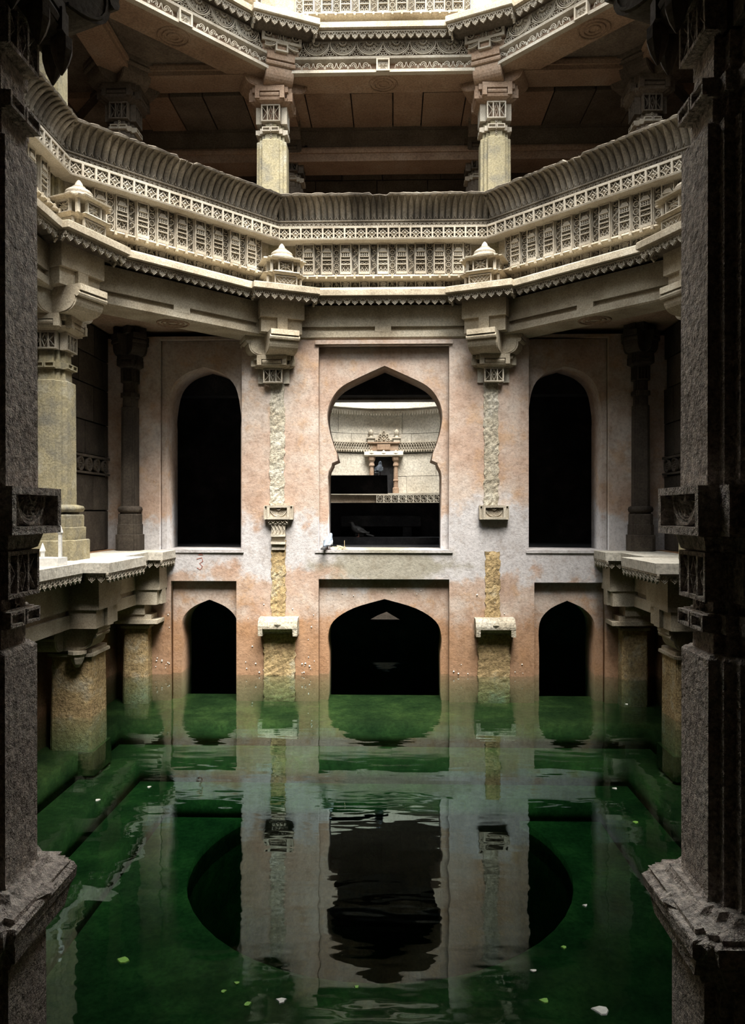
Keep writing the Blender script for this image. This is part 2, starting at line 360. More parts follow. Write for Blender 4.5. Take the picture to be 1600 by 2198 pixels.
# pool floor: square steps down to the round shaft
fl = S('floor.002', shape2d('floor', rect(-3.0, 3.0, -4.6, 3.3), [[(1.85 * math.cos(2 * PI * k / 48), .75 + 1.85 * math.sin(2 * PI * k / 48)) for k in range(48)]], -1.5, -1.22, M['algae'], 'xy'))
for (xe, yb, yf, z) in ((3.28, 2.55, -4.9, -.36), (2.86, 2.1, -4.75, -.66), (2.45, 1.75, -4.7, -.95)):   # each tread a piece
    P('step', shape2d('step', rect(-4.2, 4.2, -5.5, 3.9), [rect(-xe, xe, yf, yb)], z - .4, z, M['algae'], 'xy'), fl)
n = 48; sh = MB()
rings = [[(1.85 * math.cos(2 * PI * k / n), .75 + 1.85 * math.sin(2 * PI * k / n), z) for k in range(n)] for z in (-1.3, -6)]
sh.loft(rings, False); sh.add([(x, y, -6) for x, y, z in rings[0]], [tuple(range(n))])
P('well_shaft', sh.mesh('well_shaft', M['algae']), fl)
# water
wt = MB().box(-5.9, 5.9, -5.44, 6.05, -5.9, 0).mesh('water', M['water'])
wo = bpy.data.objects.new('water', wt); COL.objects.link(wo); wo['label'] = 'still green well water filling the flooded bottom storey'; wo['category'] = 'water'; wo['kind'] = 'stuff'

# ================================================================== CARVED PIECES
def g_leaf():
    mb = MB(); pit = .0832; rows = []
    ts = [0, .12, .3, .5, .66, .8, .92, 1.0]; ws = [.44, .46, .47, .47, .43, .32, .15, .0]
    for t, q in zip(ts, ws):
        y = -.13 - .20 * t ** 2.1; z = 6.213 + .272 * t
        rows.append([(-q * pit, y + .014, z), (-q * .62 * pit, y - .014, z), (0, y - .03, z), (q * .62 * pit, y - .014, z), (q * pit, y + .014, z)])
    for r in rows: mb.v += r
    for k in range(len(rows) - 1):
        for i in range(4): mb.f.append((k * 5 + i, k * 5 + i + 1, k * 5 + 6 + i, k * 5 + 5 + i))
    mb.rib([(-.022, 6.225), (0, 6.262), (.022, 6.225)], .011, .016, -.158)
    return mb.mesh('leaf', M['leaf'])
def g_tile():
    mb = MB(); h = .0735; v = .077
    mb.frame(-h, h, -v, v, .011, -.03, .03)
    q = h - .012; u = v - .012
    for sx, sz in ((1, 1), (1, -1), (-1, -1), (-1, 1)):
        mb.rib(bez((sx * q, 0), (sx * q * .22, sz * u * .22), (0, sz * u), 4), .015, .016, 0)
        mb.rib([(sx * q, sz * u), (sx * q * .36, sz * u * .36)], .012, .012, 0.004)
    mb.boss(0, 0, .024, .026, .0, 8); mb.rib([(0, u), (0, -u)], .009, .01, .006); mb.rib([(q, 0), (-q, 0)], .009, .01, .006)
    return mb.mesh('tile', M['carved'])
def g_tower(v=0):
    mb = MB(); W = .074
    mb.box(-W, W, .012, .09, -.22, .22)                     # ground
    mb.box(-W, -W + .012, -.034, 0, -.22, .22); mb.box(W - .012, W, -.034, 0, -.22, .22)
    mb.box(-W, W, -.04, 0, .19, .22); mb.box(-W, W, -.04, 0, -.22, -.185)
    x = W - .016
    # two triangles over two scrolls
    for sx in (-1, 1):
        mb.rib([(sx * .008, -.095), (sx * .03, -.13), (sx * .052, -.095)], .010, .02, 0); mb.ring(sx * .03, -.155, .018, .011, .02, 0, 8)
        mb.boss(sx * .03, -.155, .007, .024, .002, 5)
    mb.box(-x, x, -.036, .014, -.088, -.078); mb.box(-x, x, -.04, .014, -.03, -.02)
    # diamonds
    mb.rib([(0, -.072), (.022, -.054), (0, -.034), (-.022, -.054)], .010, .024, .002, True)
    for sx in (-1, 1): mb.rib([(sx * x, -.07), (sx * .028, -.054), (sx * x, -.036)], .011, .02, 0)
    # zig-zag band
    mb.rib([(-x + k * x * 2 / 8, -.012 + (.022 if k % 2 else 0)) for k in range(9)], .009, .018, 0); mb.box(-x, x, -.04, .014, .018, .026)
    # grid storey
    for k in range(5): mb.box(-x + k * x * .48 - .004, -x + k * x * .48 + .006, -.032, .014, .026, .075)
    for z in (.046, .072): mb.box(-x, x, -.03, .014, z, z + .007)
    # tiered roof and bell
    for k, (wd, z) in enumerate(((.056, .082), (.047, .098), (.038, .113), (.03, .127))): mb.box(-wd, wd, -.044 + k * .004, .014, z, z + .011)
    mb.rib([(-x, .10), (-.036, .155), (-.036, .18)], .010, .022, 0); mb.rib([(x, .10), (.036, .155), (.036, .18)], .010, .022, 0)
    for sx in (-1, 1): mb.ring(sx * (x - .009), .15, .010, .008, .02, .002, 6)
    if v: mb.boss(0, .05, .014, .03, -.012, 6)
    return mb.mesh('tower', M['carved'])
def g_vine(v):
    mb = MB(); W = .05
    mb.box(-W, -W + .008, -.026, .08, -.22, .22); mb.box(W - .008, W, -.026, .08, -.22, .22); mb.box(-W, W, .05, .08, -.22, .22)
    n = 5; st = .44 / n
    for k in range(n):
        z = -.22 + st * (k + .5); sg = 1 if k % 2 else -1
        if v == 0:
            mb.arc(sg * .004, z, .036, -100 if sg > 0 else 80, 170 if sg > 0 else 350, .010, .02, 0, 7, .020); mb.petal(sg * -.01, z + .01, sg * .02, z - .018, .02, .018)
            mb.rib(bez((sg * -.03, z - st / 2), (sg * .03, z - st * .5), (sg * .034, z - .004), 3), .009, .016)
        elif v == 1:
            mb.ring(0, z, .034, .011, .02, 0, 9)
            for a in range(4): mb.petal(0, z, .025 * math.cos(a * PI / 2), z + .025 * math.sin(a * PI / 2), .017, .018)
            for sx in (-1, 1): mb.boss(sx * .033, z + st / 2, .011, .014, 0, 4)
        else:
            mb.ring(0, z, .034, .010, .02, 0, 9); mb.boss(0, z - .004, .019, .02, 0, 3)
            mb.rib(bez((-.034, z + st / 2), (0, z + st * .3), (.034, z + st / 2), 3), .009, .016)
    return mb.mesh('vine', M['carved'])
def g_vase():
    mb = MB(); W, H = .072, .066
    mb.box(-W, W, .03, .08, -H, H); mb.frame(-W, W, -H, H, .008, -.03, .06)
    hexa = [(-.03, .046), (.03, .046), (.06, .004), (.03, -.04), (-.03, -.04), (-.06, .004)]
    mb.rib(hexa, .009, .022, 0, True)
    for z in (-.016, .006, .024): mb.box(-.036, .036, -.026, 0, z, z + .008)
    for x in (-.03, -.012, .006, .024): mb.box(x, x + .007, -.024, 0, -.012, .03)
    mb.box(-.026, .026, -.03, 0, .038, .048); mb.box(-.03, .03, -.03, 0, -.044, -.034)
    for sx in (-1, 1):
        mb.ring(sx * .054, -.042, .011, .008, .018, 0, 6); mb.ring(sx * .054, .044, .010, .008, .016, 0, 6)
    return mb.mesh('vase', M['carved'])
def g_diamond():
    mb = MB()
    mb.box(-.055, .055, .055, .08, -.066, .066); mb.petal(0, .002, 0, .06, .04, .016, .012); mb.petal(0, -.002, 0, -.06, .04, .03, .012)
    mb.rib([(0, .055), (.03, 0), (0, -.058), (-.03, 0)], .009, .02, .012, True); mb.boss(0, 0, .012, .03, .012, 6)
    return mb.mesh('diamond', M['carved'])
def g_pend():
    mb = MB(); y = 0.; W = .0525
    mb.box(-W, W, -.012, .012, -.014, .004)
    out = [(-W, -.012), (-.044, -.040), (-.030, -.046), (-.034, -.066), (-.012, -.082), (0, -.098), (.012, -.082), (.034, -.066), (.030, -.046), (.044, -.040), (W, -.012)]
    mb.rib(out, .012, .014, .006); mb.rib(out[::-1], .012, -.012, .006)
    mb.ring(0, -.062, .013, .010, .016, .004, 7)
    for sx in (-1, 1): mb.rib(bez((sx * .004, -.014), (sx * .036, -.016), (sx * .024, -.046), 4), .011, .014, .004)
    mb.box(-.03, .03, .000, .008, -.062, -.046); mb.box(-.022, .022, .0, .008, -.088, -.074, .0, 0); mb.boss(0, -.034, .010, .014, .004, 5)
    return mb.mesh('pendant', M['carved'])
def piece(k):
    f = {'leaf': g_leaf, 'tile': g_tile, 'tower0': lambda: g_tower(0), 'tower1': lambda: g_tower(1), 'vine0': lambda: g_vine(0), 'vine1': lambda: g_vine(1), 'vine2': lambda: g_vine(2),
         'vase': g_vase, 'diamond': g_diamond, 'pend': g_pend}[k]
    return C(k, f)
def arc_profile(n=8): return [(-.13 - .20 * t ** 2.1, 6.213 + .272 * t) for t in [k / n for k in range(n + 1)]]

# ------------------------------------------------------------------ balcony (one per side of the octagon)
def balcony(th, dz, label, upper=False, only_low=False):
    zr = 4.98
    t = T('carved_balcony', label, 'balcony', face_loc(th, zr + dz), th, 'carved balconies around the well', zr)
    def core():
        mb = MB(); mb.px([(-.01, 5.28), (-.01, 6.1), (.16, 6.1), (.16, 5.22), (.16, 5.05), (-.05, 5.05)], 0, 0, 1); return mb.mesh('backing_wall', M['stone'])
    P('backing_wall', C('core', core), t)
    def plinth(): return MB().px([(-.05, 5.385), (-.2, 5.405), (-.235, 5.425), (-.22, 5.447), (-.15, 5.458), (-.12, 5.487), (-.05, 5.487)], 0, 0, 1).mesh('plinth_moulding', M['stone'], jit=.003)
    plm = P('plinth_moulding', C('plinth', plinth), t)
    def slab(): return MB().px([(-.0, 5.31), (-.16, 5.30), (-.39, 5.205), (-.41, 5.195), (-.41, 5.12), (-.38, 5.113), (-.32, 5.12), (-.0, 5.15)], 0, 0, 1).mesh('cornice_slab', M['stone'], jit=.004)
    csl = P('cornice_slab', C('cslab', slab), t)
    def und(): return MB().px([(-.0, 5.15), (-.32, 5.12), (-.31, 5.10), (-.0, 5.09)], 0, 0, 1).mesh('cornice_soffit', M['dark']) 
    P('cornice_soffit', C('csoff', und), t)
    for k in range(-9, 10): P('bead', C('beads', lambda: MB().box(-.014, .014, -.25, -.2, 5.395, 5.44).mesh('bead', M['stone'])), plm, (k * .1278, 0, 0))
    for k in range(16): P('pendant', piece('pend'), csl, (-.80 + k * .1067, -.345, 5.107))
    rr = random.Random(int(th * 100) + 7)
    for k in range(9):
        x = (k - 4) * .2555; P('vase_panel', piece('vase'), t, (x, -.085, 5.337))
    for k in range(10):
        x = (k - 4.5) * .2555; P('diamond_panel', piece('diamond'), t, (x, -.085, 5.337))
    for k in range(9): P('tower_panel', piece('tower%d' % (k % 2)), t, ((k - 4) * .2555, -.10, 5.707))
    for k in range(10): P('vine_panel', piece('vine%d' % rr.choice((0, 0, 1, 2, 1))), t, ((k - 4.5) * .2555, -.085, 5.707))
    if upper: return t
    def rail(): return MB().px([(-.06, 5.905), (-.245, 5.918), (-.25, 5.936), (-.23, 5.943), (-.06, 5.943)], 0, 0, 1).mesh('lower_rail', M['carved'], jit=.002)
    P('lower_rail', C('rail0', rail), t)
    def rail2(): return MB().px([(-.06, 6.087), (-.225, 6.087), (-.235, 6.095), (-.235, 6.108), (-.15, 6.112), (-.06, 6.112)], 0, 0, 1).mesh('upper_rail', M['carved'], jit=.002)
    P('upper_rail', C('rail1', rail2), t)
    for k in range(19): P('lattice_tile', piece('tile'), t, ((k - 9) * .1485, -.205, 6.015))
    def scroll():
        mb = MB(); mb.px([(-.06, 6.11), (-.155, 6.115), (-.145, 6.195), (-.165, 6.2), (-.165, 6.215), (-.06, 6.215)], 0, 0, 1)
        x = -1.42
        while x < 1.42:
            mb.arc(x, 6.155, .026, -60, 250, .009, .012, -.15, 6, .012); mb.box(x + .027, x + .031, -.16, -.14, 6.125, 6.19); x += .063
        return mb.mesh('scroll_band', M['leaf'])
    P('scroll_band', C('scroll', scroll), t)
    def body():
        pr = arc_profile(); return MB().px([(.16, 6.1), (.16, 6.5), (-.3, 6.5)] + [(y + .03, z) for y, z in reversed(pr)], 0, 0, 1).mesh('parapet_body', M['leaf'])
    pbd = P('parapet_body', C('pbody', body), t)
    for k in range(34): P('lotus_leaf', piece('leaf'), pbd, ((k - 16.5) * .0845, 0, 0))
    def coping():
        mb = MB(); rr = random.Random(5); n = 60; top = []; rings = []
        for k in range(n + 1):
            q = -1 + 2 * k / n; dz_ = rr.uniform(-.006, .008); dy = rr.uniform(-.006, .01)
            if abs(q + .03) < .07: dz_ -= .018; dy += .03
            prof = [(-.345 + dy, 6.478), (-.355 + dy, 6.50 + dz_), (-.33 + dy, 6.516 + dz_), (.1, 6.516 + dz_ * .5), (.16, 6.48)]
            rings.append([(q * T8 * (AP + y), y, z) for y, z in prof])
        mb.loft(rings); return mb.mesh('coping', M['leaf'])
    P('coping', C('coping', coping), t)
    return t
names = {0: 'far side, straight across between the two middle kiosks', 45: 'left rear side of the well, sloping up to the left', -45: 'right rear side of the well, sloping up to the right',
         90: 'left edge, nearest to the dark pillar', -90: 'right edge, cut off by the dark pillar'}
for d in (0, 45, -45, 90, -90):
    balcony(R(d), 0, 'carved sandstone balcony on the ' + names[d] if abs(d) < 90 else 'carved sandstone balcony at the ' + names[d])
for d in (0, 45, -45): balcony(R(d), 3.56, {0: 'sunlit upper balcony at the top centre, only its foot in view', 45: 'sunlit upper balcony at the top left of the well, only its foot in view',
                                         -45: 'sunlit upper balcony at the top right of the well, only its foot in view'}[d], upper=True)
for th in (90, -90, 135, -135, 180):       # plain parapets of the sides that cannot be seen in detail
    if abs(th) > 100: S('trim_1', MB().px([(-.55, 5.07), (-.2, 5.3), (-.06, 5.3), (-.06, 6.1), (-.33, 6.5), (.16, 6.5), (.16, 4.98), (-.3, 4.98)], 0, 0, 1).mesh('parapet', M['stone']), face_loc(R(th), 0), R(th))
    if abs(th) < 100: S('trim_2', MB().px([(-.55, 5.07), (-.2, 5.3), (-.06, 5.3), (-.06, 6.1), (.16, 6.1), (.16, 4.98), (-.3, 4.98)], 0, 0, 1).mesh('parapet', M['stone']), face_loc(R(th), 3.56), R(th))

# ------------------------------------------------------------------ kiosk + projecting cornice at each octagon corner
def kiosk(th, dz, label, upper=False):
    zr = 5.0
    t = T('miniature_kiosk', label, 'kiosk', corner_loc(th, zr + dz), th, 'miniature kiosks on the balcony corners', zr)
    hb = .44
    def base():
        mb = MB(); pl = lambda f, h: [(-h, -f), (h, -f), (h + .1, 0.), (-h - .1, 0.)]
        mb.lz([(5.11, pl(.69, hb - .01)), (5.12, pl(.70, hb)), (5.195, pl(.70, hb)), (5.205, pl(.69, hb - .01)), (5.225, pl(.6, hb - .06))]); return mb.mesh('corner_slab', M['stone'], jit=.004)
    csl = P('corner_slab', C('kbase', base), t)
    def soff():
        pl = lambda f, h: [(-h, -f), (h, -f), (h + .1, 0.), (-h - .1, 0.)]
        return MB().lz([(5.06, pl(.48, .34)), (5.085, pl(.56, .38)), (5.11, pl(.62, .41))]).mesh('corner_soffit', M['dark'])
    P('corner_soffit', C('ksoff', soff), t)
    for k in range(8): P('pendant', piece('pend'), csl, ((k - 3.5) * .107, -.645, 5.108))
    for sg in (-1, 1):
        for k in range(2): P('pendant', piece('pend'), csl, (sg * (hb - .02), -.58 + k * .107, 5.108), sg * PI / 2)
    if upper: return t
    # kiosk, a half pavilion: centre .42 inward
    cy = -.38; oct_ = lambda r: [(r * math.cos(PI / 8 + k * PI / 4) * 1.0, cy + r * math.sin(PI / 8 + k * PI / 4)) for k in range(8)]
    st = lambda h, s=.05: [(x, y + cy) for x, y in sqs(h, s)]
    def foot(): 
        mb = MB().lz([(5.20, st(.21)), (5.345, st(.21))]); return mb.mesh('kiosk_foot', M['stone'])
    P('kiosk_foot', C('kfoot', foot), t)
    def ledge(): return MB().lz([(5.335, st(.22)), (5.355, st(.27)), (5.37, st(.285)), (5.39, st(.25)), (5.40, st(.2))]).mesh('kiosk_ledge', M['stone'], jit=.003)
    P('kiosk_ledge', C('kledge', ledge), t)
    def bodyf(): return MB().lz([(5.39, st(.165)), (5.55, st(.165))]).mesh('kiosk_core', M['stone'])
    P('kiosk_core', C('kcore', bodyf), t)
    def roof(): return MB().lz([(5.535, st(.2)), (5.55, st(.285)), (5.565, st(.29)), (5.575, st(.27)), (5.605, st(.18)), (5.615, st(.16))]).mesh('kiosk_eave', M['stone'], jit=.003)
    P('kiosk_eave', C('kroof', roof), t)
    def dome(): return MB().lathe([(.165, 5.60), (.175, 5.62), (.165, 5.645), (.14, 5.66), (.15, 5.672), (.135, 5.70), (.10, 5.725), (.062, 5.74), (.072, 5.752), (.045, 5.77), (.035, 5.80), (.012, 5.83)], 14, 0, cy).mesh('kiosk_dome', M['carved'], True)
    P('kiosk_dome', C('kdome', dome), t)
    def window():
        mb = MB(); mb.frame(-.10, .10, -.075, .075, .016, -.03, .01)
        for a in range(4):
            c, s_ = math.cos(a * PI / 2), math.sin(a * PI / 2); mb.petal(0, 0, c * .075, s_ * .055, .05, .03, .0)
            d_ = a * PI / 2 + PI / 4; mb.rib([(0.02 * math.cos(d_), .02 * math.sin(d_)), (.085 * math.cos(d_) * 1.1, .06 * math.sin(d_) * 1.1)], .011, .016, .0)
        mb.boss(0, 0, .016, .03); return mb.mesh('kiosk_window', M['carved'])
    def lat():
        mb = MB(); W, H = .15, .06
        mb.frame(-W, W, -H, H, .012, -.022, .01)
        for k in range(-4, 5):
            for sg in (-1, 1):
                x0 = k * .05; x1 = x0 + sg * .11
                p, q = (x0, -H), (x1, H)
                def cl_(p, q):
                    out = []
                    for (ax, az), (bx_, bz) in ((p, q), (q, p)):
                        if abs(ax) > W:
                            tt = (math.copysign(W, ax) - bx_) / (ax - bx_); ax, az = math.copysign(W, ax), bz + (az - bz) * tt
                        out.append((ax, az))
                    return out
                if abs(x0) <= W and abs(x0) <= W: mb.rib(cl_(p, q), .009, .014, .004)
        return mb.mesh('kiosk_lattice', M['carved'])
    for a, dx in ((0, 0), (PI / 2, 0), (-PI / 2, 0)):
        d = .20; P('kiosk_window', C('kwin', window), t, (d * math.sin(a), cy - d * math.cos(a), 5.468), a)
        d = .215; P('kiosk_lattice', C('klat', lat), t, (d * math.sin(a), cy - d * math.cos(a), 5.272), a)
    for sx in (-1, 1):
        for (x, y) in ((.18, -.17), (.17, .15)):
            P('kiosk_pillar', C('kpil', lambda: MB().box(-.018, .018, -.018, .018, 5.39, 5.55).mesh('kiosk_pillar', M['carved'])), t, (sx * x, cy + y, 0))
    return t
def sqs(h, s):     # square with twice-stepped corners
    q = [(h, -(h - 2 * s)), (h, h - 2 * s), (h - s, h - 2 * s), (h - s, h - s), (h - 2 * s, h - s)]
    out = []
    for k in range(4):
        for x, y in q[1:]:
            for _ in range(k): x, y = -y, x
            out.append((x, y))
        x, y = (h - 2 * s, h)
        for _ in range(k): x, y = -y, x
        out.append((x, y))
    return out
kl = {22.5: 'small domed stone kiosk at the left corner of the far balcony', -22.5: 'small domed stone kiosk at the right corner of the far balcony',
      67.5: 'small domed stone kiosk on the left, beside the dark left pillar', -67.5: 'small domed stone kiosk half hidden by the dark right pillar'}
for d, l in kl.items(): kiosk(R(d), 0, l)
for d, l in ((22.5, 'projecting cornice corner at the top of the frame, left of centre'), (-22.5, 'projecting cornice corner at the top of the frame, right of centre')):
    kiosk(R(d), 3.56, l, True).name = 'cornice_corner'

# ------------------------------------------------------------------ beams
def beam(th, label):
    zr = 4.61; t = T('stone_beam', label, 'beam', face_loc(th, zr), th, 'plain beams under the lower balcony', zr)
    def body(): return MB().px([(-.13, 4.775), (-.13, 5.06), (.3, 5.06), (.3, 4.615), (-.11, 4.61), (-.13, 4.63), (-.13, 4.715), (-.085, 4.715), (-.085, 4.775)], 0, 0, 1).mesh('beam_body', M['stone'], jit=.003)
    P('beam_body', C('bbody', body), t)
    P('tee_block', C('btee', lambda: MB().box(-.11, .11, -.132, -.05, 4.70, 4.79).mesh('tee_block', M['stone'])), t)
    def ends(): return MB().box(-1.44, -1.12, -.128, -.05, 4.70, 4.79).box(1.12, 1.44, -.128, -.05, 4.70, 4.79).mesh('beam_end', M['stone'])
    P('beam_end', C('bend', ends), t)
    def disc():
        mb = MB()
        for r in (.07, .13, .19):
            m2 = MB().ring(0, 0, r, .03, .012, 0, 24); m2.v = [(x, z + .1, 4.612 + y * 1.0) for x, y, z in m2.v]; mb.join(m2)
        return mb.mesh('lotus_disc', M['soffit'])
    P('lotus_disc', C('bdisc', disc), t)
    return t
for d, l in ((0, 'plain beam above the middle keyhole arch'), (45, 'plain beam spanning the left rear bay, lit from above'), (-45, 'plain beam spanning the right rear bay'), (90, 'plain beam at the left edge behind the pillar'), (-90, 'plain beam at the right edge behind the pillar')):
    beam(R(d), l)
def fan_mesh(r, npet=7, spand=True):
    mb = MB(); y = 0
    mb.arc(0, 0, r, 180, 360, .020, .022, y, 12); mb.arc(0, 0, r * .86, 180, 360, .012, .016, y, 12); mb.arc(0, 0, r * .75, 180, 360, .009, .012, y, 12)
    for k in range(npet):
        a = PI + PI * (k + .5) / npet; mb.petal(r * .3 * math.cos(a), r * .3 * math.sin(a), r * .72 * math.cos(a), r * .72 * math.sin(a), r * .19, .022, y)
        if k < npet - 1:
            a2 = PI + PI * (k + 1) / npet; mb.rib([(r * .42 * math.cos(a2), r * .42 * math.sin(a2)), (r * .58 * math.cos(a2), r * .58 * math.sin(a2)), (r * .74 * math.cos(a2 + .1), r * .74 * math.sin(a2 + .1))], .010, .014, y)
    mb.arc(0, 0, r * .27, 180, 360, .02, .03, y, 6); mb.boss(0, -r * .08, r * .1, .05, y)
    return mb
def upper_beam(th, label):
    zr = 8.2; t = T('carved_beam', label, 'beam', face_loc(th, zr), th, 'carved beams under the upper balcony', zr)
    def body(): return MB().px([(-.05, 8.42), (-.05, 8.66), (.3, 8.66), (.3, 8.21), (-.20, 8.2), (-.2, 8.235), (-.12, 8.235), (-.12, 8.345), (-.21, 8.375), (-.22, 8.395), (-.05, 8.42)], 0, 0, 1).mesh('beam_body', M['soffit'], jit=.002)
    P('beam_body', C('ubody', body), t)
    def trim(): return MB().px([(-.165, 8.352), (-.225, 8.375), (-.235, 8.4), (-.2, 8.425), (-.1, 8.425), (-.1, 8.352)], 0, 0, 1).mesh('moulding', M['carved'], jit=.002)
    P('moulding', C('utrim', trim), t)
    P('lower_fillet', C('ufil', lambda: MB().px([(-.13, 8.198), (-.212, 8.198), (-.212, 8.238), (-.13, 8.238)], 0, 0, 1).mesh('lower_fillet', M['carved'], jit=.002)), t)
    P('top_fillet', C('utop', lambda: MB().px([(-.05, 8.62), (-.17, 8.62), (-.17, 8.66), (-.05, 8.66)], 0, 0, 1).mesh('top_fillet', M['carved'], jit=.002)), t)
    r = .172
    for k in range(6): P('lotus_fan', C('fan', lambda: fan_mesh(.172).mesh('lotus_fan', M['carved'])), t, ((k - 2.5) * .362, -.185, 8.615))
    def sp():
        mb = MB(); mb.rib([(-.10, -.165), (-.03, -.1), (0, 0)], .012, .018); mb.rib([(.10, -.165), (.03, -.1), (0, 0)], .012, .018)
        for x, z in ((0, -.09), (-.035, -.145), (.035, -.145), (0, -.15)): mb.ring(x, z, .019, .009, .016, 0, 7)
        return mb.mesh('spandrel', M['carved'])
    for k in range(7): P('spandrel_scroll', C('spand', sp), t, ((k - 3) * .362, -.185, 8.60))
    def vs():
        mb = MB()
        mb.arc(0, 0, .044, 200, -60, .012, .02, 0, 8, .030); mb.arc(.0, 0, .022, 200, -100, .010, .018, 0, 6, .012); mb.rib(bez((-.075, -.04), (-.06, .05), (-.044, -.01), 4), .011, .018); mb.rib(bez((.02, -.03), (.06, -.05), (.075, .04), 4), .011, .018)
        return mb.mesh('vine_scroll', M['carved'])
    for k in range(16):
        if k in (7, 8): continue
        P('vine_scroll', C('vscroll', vs), t, ((k - 7.5) * .158, -.19, 8.29), scale=(1 if k % 2 else -1, 1, 1))
    def ros():
        mb = MB(); mb.frame(-.09, .09, -.085, .085, .02, -.03, .04); mb.box(-.08, .08, .01, .05, -.08, .08)
        for k in range(8): mb.petal(0, 0, .064 * math.cos(k * PI / 4), .062 * math.sin(k * PI / 4), .022, .02, .01)
        mb.boss(0, 0, .02, .03, .01); return mb.mesh('rosette_tile', M['carved'])
    P('rosette_tile', C('ros', ros), t, (0, -.205, 8.29))
    P('lotus_disc', C('udisc', lambda: (lambda mb: mb.mesh('lotus_disc', M['soffit']))(disc_mb(8.203))), t)
    return t
def disc_mb(z):
    mb = MB()
    for r in (.07, .13, .19):
        m2 = MB().ring(0, 0, r, .03, .012, 0, 24); m2.v = [(x, zz + .08, z + y) for x, y, zz in m2.v]; mb.join(m2)
    return mb
for d, l in ((0, 'carved beam with lotus fans under the top cornice, straight across'), (45, 'carved beam with lotus fans running to the upper left corner'), (-45, 'carved beam with lotus fans running to the upper right corner'), (90, 'carved beam at the upper left, mostly behind the dark bracket'), (-90, 'carved beam at the upper right, mostly behind the dark bracket')):
    upper_beam(R(d), l)

# ------------------------------------------------------------------ columns
def g_carvedpanel(w_=.26, h=.22, mat='carved', dep=.05):
    mb = MB(); mb.frame(-w_ / 2, w_ / 2, -h / 2, h / 2, .016, -.03, dep)
    n = 3
    for k in range(1, n): x = -w_ / 2 + k * w_ / n; mb.box(x - .007, x + .007, -.026, dep, -h / 2, h / 2)
    for k in range(n):
        x = -w_ / 2 + (k + .5) * w_ / n; q = w_ / n / 2 - .012; u = h / 2 - .02
        if k == 1: mb.rib([(x, u), (x + q, 0), (x, -u), (x - q, 0)], .010, .022, 0, True); mb.boss(x, 0, .014, .03)
        else:
            sg = 1 if k == 0 else -1
            mb.rib([(x - sg * q, u), (x + sg * q, 0), (x - sg * q, -u)], .010, .02, 0)
    return mb
def bracket_mesh(length, half, z0, z1, mat):
    d = z1 - z0; L_ = length
    pr = [(-.05, z1), (-L_, z1), (-L_, z1 - .24 * d), (-L_ + .05, z1 - .27 * d), (-L_ + .055, z1 - .34 * d)]
    pr += bez((-L_ + .055, z1 - .34 * d), (-L_ + .03, z0 + .02 * d), (-L_ * .55, z0), 7)[1:] + [(-.05, z0)]
    mb = MB().px(pr, -half, half)
    mb.roll((0, -L_ + .04, z1 - .36 * d), .032, half + .012, n=8)
    for sx in (-1, 1):       # scroll line on each cheek
        m2 = MB().rib([(y + .028, z + .012) for y, z in bez((-L_ + .055, z1 - .4 * d), (-L_ + .03, z0 + .02 * d), (-L_ * .55, z0), 7)], .018, .012)
        m2.v = [(sx * (half - .004) - sx * y, x, z) for x, y, z in m2.v]; mb.join(m2)
    return mb.mesh('bracket', mat)
